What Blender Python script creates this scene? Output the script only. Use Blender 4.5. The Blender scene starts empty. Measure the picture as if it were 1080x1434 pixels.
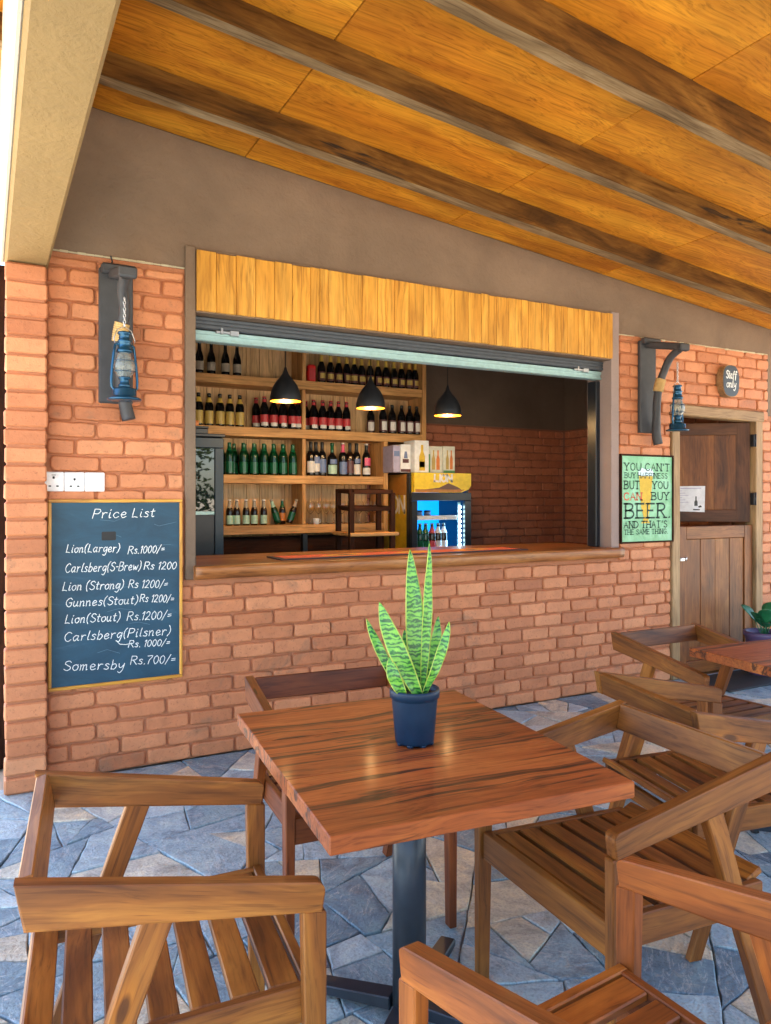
import bpy, math, random
from mathutils import Vector, Matrix, noise
random.seed(7)
C = bpy.context.scene.collection
scene = bpy.context.scene
R = math.radians

# ---------------------------------------------------------------- camera, sky, sun, exposure
cd = bpy.data.cameras.new('camera')
cam = bpy.data.objects.new('camera', cd); C.objects.link(cam)
cam.location = (0, -4.02, 1.4); cam.rotation_euler = (R(90), 0, R(-28.07))
cd.sensor_fit = 'VERTICAL'; cd.sensor_height = 36; cd.lens = 26.36; cd.shift_y = -0.0153
cd.clip_start = 0.05; cd.clip_end = 2000
scene.camera = cam
SUN_EL, SUN_AZ = R(72), R(-72)      # azimuth clockwise from +Y
w = bpy.data.worlds.new('World'); scene.world = w; w.use_nodes = True
wn = w.node_tree.nodes; wl = w.node_tree.links
sky = wn.new('ShaderNodeTexSky'); sky.sky_type = 'NISHITA'; sky.sun_disc = False
sky.sun_elevation = SUN_EL; sky.sun_rotation = SUN_AZ % (2*math.pi)
sky.dust_density = 1.0; sky.air_density = 1.0
wn['Background'].inputs[1].default_value = 0.115
wl.new(sky.outputs[0], wn['Background'].inputs[0])
sd = bpy.data.lights.new('sun', 'SUN'); sd.energy = 5.0; sd.angle = R(0.5); sd.color = (1, .95, .87)
sun = bpy.data.objects.new('sun', sd); C.objects.link(sun)
sdir = Vector((math.sin(SUN_AZ)*math.cos(SUN_EL), math.cos(SUN_AZ)*math.cos(SUN_EL), math.sin(SUN_EL)))
sun.rotation_euler = sdir.to_track_quat('Z', 'Y').to_euler(); sun.location = sdir*30
scene.view_settings.view_transform = 'Standard'; scene.view_settings.look = 'None'
scene.view_settings.exposure = 2.75; scene.view_settings.gamma = 1
scene.render.engine = 'CYCLES'
scene.cycles.use_denoising = True
scene.cycles.max_bounces = 10; scene.cycles.diffuse_bounces = 6; scene.cycles.transmission_bounces = 8
scene.cycles.caustics_reflective = False; scene.cycles.caustics_refractive = False
scene.cycles.sample_clamp_indirect = 6

# ---------------------------------------------------------------- mesh builder
class MB:
    def __init__(s):
        s.v=[]; s.f=[]; s.g=[]; s.t=[]; s.sm=[]; s.m=[]
        s.tint=0.5; s.mi=0
    def vert(s, p, g=None):
        s.v.append(tuple(p)); s.g.append(tuple(g) if g is not None else tuple(p)); s.t.append(s.tint); return len(s.v)-1
    def face(s, ids, smooth=False):
        s.f.append(tuple(ids)); s.sm.append(smooth); s.m.append(s.mi)
    def hexa(s, c, ch=0.003, axes=None, off=None):
        # c: 8 corners, index bits x=1 y=2 z=4. axes: grain frame (3 unit vectors), first is the grain direction
        c=[Vector(p) for p in c]
        if axes is None: axes=(Vector((1,0,0)),Vector((0,1,0)),Vector((0,0,1)))
        if off is None: off=Vector((random.uniform(0,50),random.uniform(0,50),random.uniform(0,50)))
        def gg(p): return (p.dot(axes[0])+off[0], p.dot(axes[1])+off[1], p.dot(axes[2])+off[2])
        idx={}
        for i in range(8):
            e=[]
            for b in (1,2,4):
                d=c[i^b]-c[i]; L=d.length; e.append(d/L*min(ch,L*.3) if L>1e-9 else d)
            for k in range(3):     # face normal axis k
                o=[e[j] for j in range(3) if j!=k]
                p=c[i]+o[0]+o[1]
                idx[(i,k)]=s.vert(p,gg(p))
        for k,b in enumerate((1,2,4)):
            ob=[q for q in (1,2,4) if q!=b]
            for side in (0,b):
                q=[side, side|ob[0], side|ob[0]|ob[1], side|ob[1]]
                ids=[idx[(i,k)] for i in q]
                s._quad(ids,c)
        for k,b in enumerate((1,2,4)):       # edges along axis k
            ob=[j for j in range(3) if j!=k]; bb=[(1,2,4)[j] for j in ob]
            for m in range(4):
                i=(bb[0] if m&1 else 0)|(bb[1] if m&2 else 0); j=i|b
                s._quad([idx[(i,ob[0])],idx[(j,ob[0])],idx[(j,ob[1])],idx[(i,ob[1])]],c)
        for i in range(8):
            s._quad([idx[(i,0)],idx[(i,1)],idx[(i,2)]],c)
    def _quad(s, ids, c):
        cen=sum(c,Vector())/len(c); ps=[Vector(s.v[i]) for i in ids]
        n=(ps[1]-ps[0]).cross(ps[2]-ps[0]); m=sum(ps,Vector())/len(ps)
        if n.dot(m-cen)<0: ids=ids[::-1]
        s.face(ids)
    def box(s, x0,x1,y0,y1,z0,z1, ch=0.003, grain='x'):
        c=[(x1 if i&1 else x0, y1 if i&2 else y0, z1 if i&4 else z0) for i in range(8)]
        X,Y,Z=Vector((1,0,0)),Vector((0,1,0)),Vector((0,0,1))
        s.hexa(c,ch,{'x':(X,Y,Z),'y':(Y,X,Z),'z':(Z,X,Y)}[grain])
    def bar(s, p0,p1,side,w0,h0,w1=None,h1=None, ch=0.003, n0=None, n1=None):
        # board from p0 to p1; side = direction of its width
        p0,p1=Vector(p0),Vector(p1); w1=w0 if w1 is None else w1; h1=h0 if h1 is None else h1
        d=(p1-p0).normalized(); sd_=Vector(side); sd_=(sd_-d*sd_.dot(d)).normalized(); up=d.cross(sd_)
        c=[]
        for i in range(8):
            e=i&1; p=p1 if e else p0; w=w1 if e else w0; h=h1 if e else h0
            q=p+sd_*(w/2 if i&2 else -w/2)+up*(h/2 if i&4 else -h/2)
            nn=n1 if e else n0           # cut the end on a plane through p with normal nn
            if nn is not None:
                nn=Vector(nn); q=q-d*((q-p).dot(nn)/d.dot(nn))
            c.append(q)
        s.hexa(c,ch,(d,sd_,up))
    def lathe(s, prof, seg=16, cen=(0,0,0), cap0=True, cap1=True, smooth=True, M=None):
        cen=Vector(cen); rings=[]
        for r,z in prof:
            ring=[]
            for k in range(seg):
                a=2*math.pi*k/seg; p=Vector((r*math.cos(a),r*math.sin(a),z))
                if M is not None: p=M@p
                p=p+cen
                ring.append(s.vert(p))
            rings.append(ring)
        for a,b in zip(rings,rings[1:]):
            for k in range(seg):
                s.face((a[k],a[(k+1)%seg],b[(k+1)%seg],b[k]),smooth)
        if cap0: s.face(rings[0][::-1])
        if cap1: s.face(rings[-1])
    def tube(s, pts, r, seg=8, closed=False, smooth=True, cap=True):
        pts=[Vector(p) for p in pts]; n=len(pts); rings=[]; up=None
        for i,p in enumerate(pts):
            a=pts[(i-1)%n] if (closed or i>0) else p; b=pts[(i+1)%n] if (closed or i<n-1) else p
            d=(b-a).normalized()
            if up is None:
                up=Vector((0,0,1)) if abs(d.z)<.9 else Vector((1,0,0))
            up=(up-d*up.dot(d)).normalized(); sd_=d.cross(up)
            rr=r(i/(n-1)) if callable(r) else r
            rings.append([s.vert(p+up*rr*math.cos(2*math.pi*k/seg)+sd_*rr*math.sin(2*math.pi*k/seg)) for k in range(seg)])
        m=n if closed else n-1
        for i in range(m):
            a,b=rings[i],rings[(i+1)%n]
            for k in range(seg): s.face((a[k],b[k],b[(k+1)%seg],a[(k+1)%seg])[::-1],smooth)
        if cap and not closed:
            s.face(rings[0]); s.face(rings[-1][::-1])
    def prism(s, poly, f0, f1):
        # poly: list of 2-D points, f0/f1 map a 2-D point to 3-D (front / back)
        a=[s.vert(f0(p)) for p in poly]; b=[s.vert(f1(p)) for p in poly]; n=len(poly)
        s.face(a); s.face(b[::-1])
        for i in range(n): s.face((a[i],b[i],b[(i+1)%n],a[(i+1)%n]))
    def ribbon(s, pts, width, to3, closed=False):
        n=len(pts)
        if n<2: return
        L=[];Rr=[]
        for i in range(n):
            a=pts[max(i-1,0)]; b=pts[min(i+1,n-1)]
            dx,dy=b[0]-a[0],b[1]-a[1]; l=math.hypot(dx,dy) or 1
            nx,ny=-dy/l,dx/l; wd=width/2*(random.uniform(.75,1.15))
            ex=ey=0
            if i==0: ex,ey=-dx/l*width*.4,-dy/l*width*.4
            if i==n-1: ex,ey=dx/l*width*.4,dy/l*width*.4
            L.append(s.vert(to3((pts[i][0]+nx*wd+ex,pts[i][1]+ny*wd+ey)))); Rr.append(s.vert(to3((pts[i][0]-nx*wd+ex,pts[i][1]-ny*wd+ey))))
        for i in range(n-1): s.face((L[i],Rr[i],Rr[i+1],L[i+1]))
    def build(s, name, mats, parent=None, fix=True):
        me=bpy.data.meshes.new(name); me.from_pydata(s.v,[],s.f)
        if not isinstance(mats,(list,tuple)): mats=[mats]
        for m in mats: me.materials.append(m)
        a=me.attributes.new('grain','FLOAT_VECTOR','POINT'); a.data.foreach_set('vector',[c for g in s.g for c in g])
        a=me.attributes.new('tint','FLOAT','POINT'); a.data.foreach_set('value',s.t)
        me.polygons.foreach_set('use_smooth',s.sm); me.polygons.foreach_set('material_index',s.m)
        me.update()
        o=bpy.data.objects.new(name,me); C.objects.link(o)
        if parent is not None: o.parent=parent
        return o

def tag(o,label=None,cat=None,group=None,kind=None):
    if label: o['label']=label
    if cat: o['category']=cat
    if group: o['group']=group
    if kind: o['kind']=kind
    return o
def thing(name,label,cat,loc=(0,0,0),rz=0,group=None):
    o=bpy.data.objects.new(name,None); C.objects.link(o); o.empty_display_size=.1
    o.location=loc; o.rotation_euler=(0,0,rz); return tag(o,label,cat,group)
def copy_tree(o,parent=None):
    c=o.copy(); C.objects.link(c)
    if parent is not None: c.parent=parent
    for ch in [x for x in C.objects if x.parent==o]: copy_tree(ch,c)
    return c
def set_color(o,col):
    o.color=col
    for ch in [x for x in C.objects if x.parent==o]: set_color(ch,col)
ORD='first second third fourth fifth sixth seventh eighth ninth tenth eleventh twelfth thirteenth'.split()

# ---------------------------------------------------------------- materials
class NT:
    def __init__(s,name):
        s.m=bpy.data.materials.new(name); s.m.use_nodes=True; s.t=s.m.node_tree; s.n=s.t.nodes; s.b=s.n['Principled BSDF']
    def add(s,typ,**k):
        n=s.n.new('ShaderNode'+typ)
        for a,v in k.items(): setattr(n,a,v)
        return n
    def link(s,a,b): s.t.links.new(a,b)
    def noise(s,vec,scale,detail=4,rough=.55,dist=0):
        n=s.add('TexNoise'); n.inputs['Scale'].default_value=scale; n.inputs['Detail'].default_value=detail
        n.inputs['Roughness'].default_value=rough; n.inputs['Distortion'].default_value=dist
        if vec is not None: s.link(vec,n.inputs['Vector'])
        return n.outputs['Fac']
    def map(s,vec,scale=(1,1,1),loc=(0,0,0)):
        n=s.add('Mapping'); n.inputs['Scale'].default_value=scale; n.inputs['Location'].default_value=loc; s.link(vec,n.inputs['Vector']); return n.outputs[0]
    def ramp(s,fac,stops,interp='LINEAR'):
        n=s.add('ValToRGB'); n.color_ramp.interpolation=interp; e=n.color_ramp.elements
        while len(e)<len(stops): e.new(.5)
        for el,(p,c) in zip(e,stops): el.position=p; el.color=(*c,1) if len(c)==3 else c
        s.link(fac,n.inputs['Fac']); return n.outputs['Color']
    def mix(s,a,b,fac,mode='MIX'):
        n=s.add('MixRGB',blend_type=mode)
        for i,v in ((1,a),(2,b),(0,fac)):
            if hasattr(v,'is_linked'): s.link(v,n.inputs[i])
            else: n.inputs[i].default_value=v if i==0 else (*v,1)
        return n.outputs[0]
    def math(s,op,a,b=None):
        n=s.add('Math',operation=op)
        for i,v in ((0,a),(1,b)):
            if v is None: continue
            if hasattr(v,'is_linked'): s.link(v,n.inputs[i])
            else: n.inputs[i].default_value=v
        return n.outputs[0]
    def attr(s,name,out='Vector'):
        n=s.add('Attribute',attribute_name=name); return n.outputs[out]
    def objcoord(s): return s.add('TexCoord').outputs['Object']
    def bump(s,h,strength=.3,dist=.01,prev=None):
        n=s.add('Bump'); n.inputs['Strength'].default_value=strength; n.inputs['Distance'].default_value=dist
        s.link(h,n.inputs['Height'])
        if prev is not None: s.link(prev,n.inputs['Normal'])
        s.link(n.outputs[0],s.b.inputs['Normal']); return n.outputs[0]
    def set(s,**k):
        for a,v in k.items():
            i=s.b.inputs[a.replace('_',' ')]
            if hasattr(v,'is_linked'): s.link(v,i)
            else: i.default_value=(*v,1) if isinstance(v,tuple) and len(v)==3 and 'Color' in a else v
        return s

def plain(name,col,rough=.5,metal=0,emit=None,es=0,**k):
    t=NT(name); t.set(Roughness=rough,Metallic=metal)
    vec=t.objcoord(); f=t.noise(vec,23,5,.6)
    c0=tuple(x*.86 for x in col); c1=tuple(min(1,x*1.12) for x in col)
    t.link(t.ramp(f,[(.3,c0),(.7,c1)]),t.b.inputs['Base Color'])
    if emit: t.set(Emission_Color=emit,Emission_Strength=es)
    t.set(**k)
    return t.m
def wood(name,dark,mid,light,rough=.42,fine=34,wide=7,along=1.4,streak=None,knots=True,tintable=True,coat=0,bump=.12,wave=.06,knot=0,spec=.35):
    t=NT(name); g=t.attr('grain'); oi=t.add('ObjectInfo')
    sh=t.add('VectorMath',operation='SCALE'); t.link(g,sh.inputs[0]); sh.inputs['Scale'].default_value=1
    ad=t.add('VectorMath',operation='ADD'); t.link(sh.outputs[0],ad.inputs[0])
    cx=t.add('CombineXYZ'); r=t.math('MULTIPLY',oi.outputs['Random'],37.0)
    for i in range(3): t.link(r,cx.inputs[i])
    t.link(cx.outputs[0],ad.inputs[1]); v=ad.outputs[0]
    wv=t.math('MULTIPLY',t.math('SUBTRACT',t.noise(t.map(v,(2.6,5,5)),1.0,2,.5),.5),wave)
    wc=t.add('CombineXYZ'); t.link(wv,wc.inputs[1]); t.link(wv,wc.inputs[2])
    wa=t.add('VectorMath',operation='ADD'); t.link(v,wa.inputs[0]); t.link(wc.outputs[0],wa.inputs[1]); v=wa.outputs[0]
    n1=t.noise(t.map(v,(along,wide,wide)),1.0,5,.6,.9)
    col=t.ramp(n1,[(.25,dark),(.5,mid),(.75,light)])
    n2=t.noise(t.map(v,(along*2.2,fine*3,fine*3)),1.0,4,.6,.3)
    col=t.mix(col,t.ramp(n2,[(.30,(.42,.36,.31)),(.48,(.95,.92,.88)),(.68,(1.18,1.16,1.1))]),.75,'MULTIPLY')
    n3=t.noise(t.map(v,(1.6,3,3)),1.3,3,.5)
    col=t.mix(col,t.ramp(n3,[(.3,(.72,.7,.68)),(.7,(1.12,1.1,1.06))]),.8,'MULTIPLY')
    if streak:
        n4=t.noise(t.map(v,(.55,streak[1],streak[1])),1.0,4,.55,1.6)
        col=t.mix(col,streak[0],t.ramp(n4,[(streak[2],(0,0,0)),(streak[2]+.05,(1,1,1)),(streak[2]+.13,(.1,.1,.1)),(1,(0,0,0))]))
    if knot:
        vo=t.add('TexVoronoi'); vo.inputs['Scale'].default_value=1.0; t.link(t.map(v,(2.4,7,7)),vo.inputs['Vector'])
        col=t.mix(col,t.ramp(vo.outputs['Distance'],[(.0,(.10,.06,.04)),(.05,(.25,.17,.10)),(.085,(1.35,1.25,.85)),(.17,(1,1,1))]),knot,'MULTIPLY')
        pr=t.noise(t.map(v,(6,160,160)),1.0,2,.5); col=t.mix(col,t.ramp(pr,[(.30,(.45,.38,.32)),(.40,(1,1,1))]),.6,'MULTIPLY')
    if tintable: col=t.mix(col,oi.outputs['Color'],1.0,'MULTIPLY')
    t.link(col,t.b.inputs['Base Color'])
    rr=t.ramp(n2,[(.2,(rough+.1,)*3),(.8,(rough-.06,)*3)]); t.link(rr,t.b.inputs['Roughness'])
    t.set(Coat_Weight=coat,Coat_Roughness=.12,Specular_IOR_Level=spec)
    if bump: t.bump(n2,bump,.002)
    return t.m
def plaster(name,col,rough=.8,amt=.35,scale=30,blotch=.1):
    t=NT(name); v=t.objcoord()
    b=t.noise(v,1.7,5,.6,.4); c=t.ramp(b,[(.3,tuple(x*(1-blotch) for x in col)),(.7,tuple(x*(1+blotch) for x in col))])
    s=t.noise(v,60,3,.7); c=t.mix(c,t.ramp(s,[(.25,(.8,.8,.8)),(.45,(1,1,1))]),.5,'MULTIPLY')
    t.link(c,t.b.inputs['Base Color']); t.set(Roughness=rough)
    n=t.noise(v,scale,6,.65,.3); n2=t.noise(v,scale*4,3,.6); h=t.math('ADD',n,t.math('MULTIPLY',n2,.25))
    t.bump(h,amt,.012); return t.m
def brickmat(name,c0,c1,c2,smudge,mortar=None):
    t=NT(name); v=t.objcoord(); tn=t.attr('tint','Fac')
    col=t.ramp(tn,[(.05,c0),(.5,c1),(.95,c2)])
    n=t.noise(v,9,5,.65,.5); col=t.mix(col,t.ramp(n,[(.3,(.78,.74,.72)),(.65,(1.08,1.06,1.05))]),.8,'MULTIPLY')
    sm=t.noise(v,3.1,6,.7,.6); col=t.mix(col,smudge,t.math('MULTIPLY',t.ramp(sm,[(.58,(0,0,0)),(.70,(1,1,1))]),.65))
    sp=t.noise(v,70,3,.6); col=t.mix(col,t.ramp(sp,[(.28,(.55,.5,.48)),(.42,(1,1,1))]),.7,'MULTIPLY')
    t.link(col,t.b.inputs['Base Color']); t.set(Roughness=.62)
    h=t.math('ADD',t.noise(v,26,6,.65,.4),t.math('MULTIPLY',t.noise(v,120,3,.6),.3))
    t.bump(h,.45,.008); return t.m

M={}
M['chair']=wood('chair_teak',(.075,.021,.004),(.235,.080,.013),(.45,.185,.032),rough=.47,coat=.03,knot=.8,wave=.05,fine=28)
M['table']=wood('table_timber',(.17,.036,.008),(.33,.082,.016),(.47,.150,.032),rough=.5,coat=.03,wave=.07,knot=.2,fine=40,wide=8,streak=((.035,.010,.004),11.0,.55))
M['ceil']=wood('stained_ceiling_board',(.33,.095,.006),(.54,.205,.013),(.74,.345,.028),spec=.25,rough=.6,fine=30,wide=6,along=.35,tintable=False,bump=.4,coat=0,wave=.10)
M['beam']=wood('rough_beam_timber',(.030,.013,.004),(.125,.054,.010),(.25,.125,.026),spec=.15,rough=.8,fine=18,wide=6,along=1.8,tintable=False,bump=.5,streak=((.02,.014,.01),5,.62))
M['beam_under']=wood('bounce_lit_beam_underside',(.10,.062,.030),(.22,.15,.08),(.36,.27,.16),spec=.15,rough=.85,fine=18,wide=6,along=1.8,tintable=False,bump=.5)  # beam timber paled and greyed, bounce light from below put into the colour
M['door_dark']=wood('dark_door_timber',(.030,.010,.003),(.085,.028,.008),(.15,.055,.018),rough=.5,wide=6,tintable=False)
M['clad']=wood('pine_cladding',(.46,.20,.025),(.66,.33,.05),(.78,.45,.09),rough=.4,fine=22,wide=8,tintable=False,coat=.2)
M['shelf']=wood('shelf_pine',(.42,.21,.07),(.60,.33,.12),(.74,.45,.20),rough=.5,fine=22,wide=6,tintable=False)
M['shelfback']=wood('shelf_back_plank',(.50,.31,.14),(.68,.46,.24),(.80,.58,.34),rough=.55,fine=20,wide=5,tintable=False)
M['counter']=wood('counter_slab_timber',(.17,.055,.016),(.36,.14,.04),(.54,.26,.085),rough=.34,coat=.06,wide=5,tintable=False,streak=((.035,.015,.008),7,.6))
M['door']=wood('door_timber',(.060,.018,.004),(.20,.066,.013),(.34,.135,.030),rough=.45,wide=6,tintable=False)
M['doorframe']=wood('door_frame_timber',(.19,.11,.05),(.33,.21,.10),(.45,.31,.17),rough=.55,wide=7,tintable=False)
M['rack']=wood('dark_rack_timber',(.014,.006,.004),(.035,.013,.007),(.065,.025,.013),rough=.7,spec=.1,tintable=False)
M['brick']=brickmat('terracotta_brick',(.37,.125,.048),(.54,.205,.085),(.65,.285,.13),(.20,.115,.065))
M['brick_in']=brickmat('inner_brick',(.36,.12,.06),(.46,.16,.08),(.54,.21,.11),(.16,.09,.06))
M['mortar']=plaster('painted_mortar',(.42,.165,.078),amt=.6,scale=40)
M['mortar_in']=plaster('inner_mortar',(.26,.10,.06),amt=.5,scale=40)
M['taupe']=plaster('taupe_plaster',(.185,.125,.082),amt=.8,scale=13,blotch=.2)
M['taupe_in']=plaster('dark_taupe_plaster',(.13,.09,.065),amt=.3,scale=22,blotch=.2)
M['jamb']=plaster('lilac_grey_plaster',(.30,.225,.20),amt=.25,scale=30)
M['stucco']=plaster('tan_stucco',(.245,.155,.055),amt=.6,scale=14,blotch=.1)
M['daylit']=plaster('daylit_stucco',(.50,.45,.37),amt=.4)  # beam stucco made paler, daylight on its outer face put into the colour
M['ledge']=plaster('cream_mortar_ledge',(.55,.50,.34),amt=.9,scale=40)
M['black']=plain('black_paint',(.016,.017,.02),.38)
M['blacksat']=plain('black_satin_metal',(.012,.016,.022),.3)
M['steel']=plain('steel',(.55,.55,.55),.3,1)
M['bluemetal']=plain('blue_black_enamel',(.015,.075,.145),.22,.5)
M['iron']=plain('dark_post_paint',(.035,.045,.06),.35,.4)
M['alu']=plain('brushed_aluminium',(.33,.50,.50),.4,.4)  # cyan cast in the base colour stands in for reflected sky
M['profile']=plain('dark_grey_profile',(.075,.085,.10),.4,.3)
M['white']=plain('white_plastic',(.78,.79,.80),.3)
M['hole']=plain('socket_hole_black',(.01,.01,.01),.6)
M['chalk']=plain('white_chalk',(.82,.84,.82),.9)
M['rope']=plain('jute_rope',(.50,.33,.13),.9)
M['greywood']=plain('weathered_grey_wood',(.045,.046,.050),.6)
M['paper']=plain('white_paper',(.74,.76,.80),.7)
M['ink']=plain('dark_ink',(.012,.045,.03),.7)
M['redink']=plain('red_ink',(.62,.10,.06),.7)
M['beer']=plain('printed_beer_yellow',(.62,.42,.04),.7)
M['foam']=plain('printed_foam_white',(.62,.80,.86),.7)
M['rubber']=plain('black_rubber',(.02,.02,.02),.7)
# ---------------------------------------------------------------- special materials
def mk_board():
    t=NT('chalkboard_slate'); v=t.objcoord()
    n=t.noise(t.map(v,(2.2,1,5)),1.6,6,.7,.8); c=t.ramp(n,[(.35,(.008,.044,.078)),(.6,(.013,.066,.112)),(.8,(.065,.125,.18))])
    t.link(c,t.b.inputs['Base Color']); t.set(Roughness=.55); return t.m
M['slate']=mk_board()
def mk_poster():
    t=NT('poster_green'); v=t.objcoord(); n=t.noise(v,6,6,.7,.6)
    c=t.ramp(n,[(.3,(.10,.34,.15)),(.5,(.20,.50,.27)),(.7,(.30,.62,.42))]); t.link(c,t.b.inputs['Base Color']); t.set(Roughness=.45); return t.m
M['poster']=mk_poster()
def mk_stone():
    t=NT('natural_stone_paving'); v=t.objcoord(); tn=t.attr('tint','Fac')
    base=t.ramp(tn,[(.0,(.12,.20,.25)),(.2,(.22,.325,.375)),(.4,(.32,.44,.485)),(.58,(.41,.53,.56)),(.72,(.50,.585,.59)),(.82,(.62,.60,.47)),(1,(.64,.54,.37))])
    g=t.attr('grain')
    n=t.noise(g,5,8,.72,1.2); c=t.mix(base,t.ramp(n,[(.30,(.26,.30,.36)),(.48,(.86,.92,1)),(.70,(1.5,1.46,1.3))]),.85,'MULTIPLY')
    n2=t.noise(g,17,6,.7,.8); c=t.mix(c,(.55,.50,.40),t.math('MULTIPLY',t.ramp(n2,[(.56,(0,0,0)),(.7,(1,1,1))]),.4))
    n3=t.noise(t.map(g,(2,9,1)),3,5,.7,2); c=t.mix(c,(.60,.63,.63),t.math('MULTIPLY',t.ramp(n3,[(.56,(0,0,0)),(.6,(1,1,1)),(.64,(0,0,0))]),.55))
    sp=t.noise(g,110,3,.6); c=t.mix(c,t.ramp(sp,[(.3,(.6,.6,.62)),(.55,(1.1,1.1,1.1))]),.7,'MULTIPLY')
    t.link(c,t.b.inputs['Base Color'])
    t.link(t.ramp(n2,[(.3,(.55,)*3),(.7,(.36,)*3)]),t.b.inputs['Roughness'])
    h=t.math('ADD',t.noise(g,9,8,.7,1.0),t.math('MULTIPLY',t.noise(g,60,4,.6),.25))
    t.bump(h,.9,.018); return t.m
M['stone']=mk_stone()
M['joint']=plaster('stone_joint_mortar',(.20,.22,.225),amt=.8,scale=50,blotch=.3)
M['earth']=plaster('pale_gravel_ground',(.50,.42,.31),amt=.6,scale=9)
def mk_leaf():
    t=NT('snake_plant_leaf'); g=t.attr('grain'); tn=t.attr('tint','Fac')
    d=t.noise(t.map(g,(14,34,1)),1.0,4,.6,.8)
    wn_=t.add('TexWave',wave_type='BANDS',bands_direction='Y'); wn_.inputs['Scale'].default_value=24; wn_.inputs['Distortion'].default_value=7; wn_.inputs['Detail'].default_value=3; wn_.inputs['Detail Scale'].default_value=2.2; t.link(t.map(g,(1.0,1.0,1.0)),wn_.inputs['Vector']); wv=t.math('ADD',t.math('MULTIPLY',wn_.outputs['Fac'],.32),t.math('MULTIPLY',t.noise(t.map(g,(30,60,1)),1,3,.6,.6),.75))
    c=t.ramp(wv,[(.38,(.012,.085,.020)),(.47,(.035,.17,.032)),(.55,(.09,.31,.040)),(.72,(.16,.42,.050))])
    c=t.mix(c,(.33,.44,.06),t.ramp(tn,[(.86,(0,0,0)),(.94,(1,1,1))]))
    c=t.mix(c,t.ramp(d,[(.3,(.8,.8,.8)),(.7,(1.15,1.15,1.1))]),.7,'MULTIPLY')
    t.link(c,t.b.inputs['Base Color']); t.set(Roughness=.4,Subsurface_Weight=.12,Subsurface_Radius=(.01,.02,.005))
    return t.m
M['snakeleaf']=mk_leaf()
M['green_leaf']=plain('broad_green_leaf',(.02,.16,.06),.4)
M['dark_leaf']=plain('garden_foliage',(.045,.095,.022),.5)
M['bark']=plain('bark',(.12,.085,.055),.9)
M['soil']=plain('potting_soil',(.05,.035,.025),.95)
M['pot']=plain('dark_blue_plastic_pot',(.004,.022,.052),.45,Specular_IOR_Level=.3)
M['purple_pot']=plain('purple_glazed_pot',(.10,.07,.15),.4)
def glass(name,col,rough=.03,trans=1.0,ior=1.45):
    t=NT(name); t.set(Base_Color=col,Roughness=rough,Transmission_Weight=trans,IOR=ior); return t.m
M['glass']=glass('clear_glass',(.95,.98,.98))
M['lampglass']=glass('lantern_glass',(.85,.93,.92),.05,.85,1.3)
M['greenglass']=glass('green_bottle_glass',(.003,.055,.020),.08,.35)
M['brownglass']=glass('brown_bottle_glass',(.02,.008,.004),.1,.15)
M['blackglass']=glass('black_bottle_glass',(.006,.006,.007),.12,0)
M['fridgeglass']=glass('dark_door_glass',(.006,.010,.014),.015,0,1.75)
def lab(name,col,rough=.4): M[name]=plain(name,col,rough)
lab('gold_label',(.50,.36,.09)); lab('gold_foil',(.62,.42,.08),.3); lab('red_label',(.50,.04,.05)); lab('white_label',(.68,.66,.64))
lab('silver_label',(.36,.32,.26)); lab('green_label',(.006,.10,.04),.16); lab('mint_label',(.42,.62,.48)); lab('blue_label',(.14,.20,.38)); lab('pink_label',(.72,.10,.22))
lab('dark_label',(.10,.03,.03)); lab('red_cap',(.42,.03,.03)); lab('black_cap',(.01,.01,.01)); lab('orange_drink',(.55,.18,.03))
lab('yellow_print',(.85,.62,.03)); lab('orange_print',(.66,.20,.03)); lab('fridge_yellow',(.62,.40,.02)); lab('fridge_orange',(.45,.19,.03)); lab('brown_print',(.16,.08,.05))
lab('mat_coral',(.75,.15,.06),.95); lab('mat_black',(.02,.02,.04)); lab('mat_amber',(.80,.42,.05),.95); lab('red_tin',(.65,.02,.02),.3)
lab('carton_cream',(.66,.68,.58)); lab('carton_white',(.72,.76,.80)); lab('carton_lilac',(.38,.36,.52)); lab('carton_green',(.10,.30,.09)); lab('lettering_white',(.85,.86,.86))
M['bulb']=plain('lit_bulb',(1,.8,.4),.5,0,(1,.55,.10),5)
M['shade_in']=plain('shade_gold_inside',(.42,.17,.012),.35)
M['led']=plain('led_strip_light',(.8,.9,1),.5,0,(.55,.85,1.0),4)
def mk_lit():
    t=NT('lit_cooler_back'); t.set(Base_Color=(.02,.30,.75),Roughness=.5,Emission_Color=(.0,.22,.85),Emission_Strength=.35); return t.m
M['coolerback']=mk_lit()

# ---------------------------------------------------------------- setting: ground and stone floor
mb=MB(); mb.box(-400,400,-400,400,-.5,-.05,.001); tag(mb.build('ground',M['earth']),kind='structure')
mb=MB(); mb.box(-2.6,7.2,-6.0,.005,-.049,-.012,.001); fl=mb.build('terrace_floor',M['joint']); tag(fl,kind='structure')
rs=random.Random(11)
X0,X1,Y0,Y1=-2.5,7.1,-4.6,-.0
mb=MB()
def clip(poly,px,py,nx,ny):
    out=[]; n=len(poly)
    for i in range(n):
        a,b=poly[i],poly[(i+1)%n]; da=(a[0]-px)*nx+(a[1]-py)*ny; db=(b[0]-px)*nx+(b[1]-py)*ny
        if da<=0: out.append(a)
        if (da<0)!=(db<0) and abs(da-db)>1e-12:
            t=da/(da-db); out.append((a[0]+(b[0]-a[0])*t,a[1]+(b[1]-a[1])*t))
    return out
def area(p): return .5*sum(p[i][0]*p[(i+1)%len(p)][1]-p[(i+1)%len(p)][0]*p[i][1] for i in range(len(p)))
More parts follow.
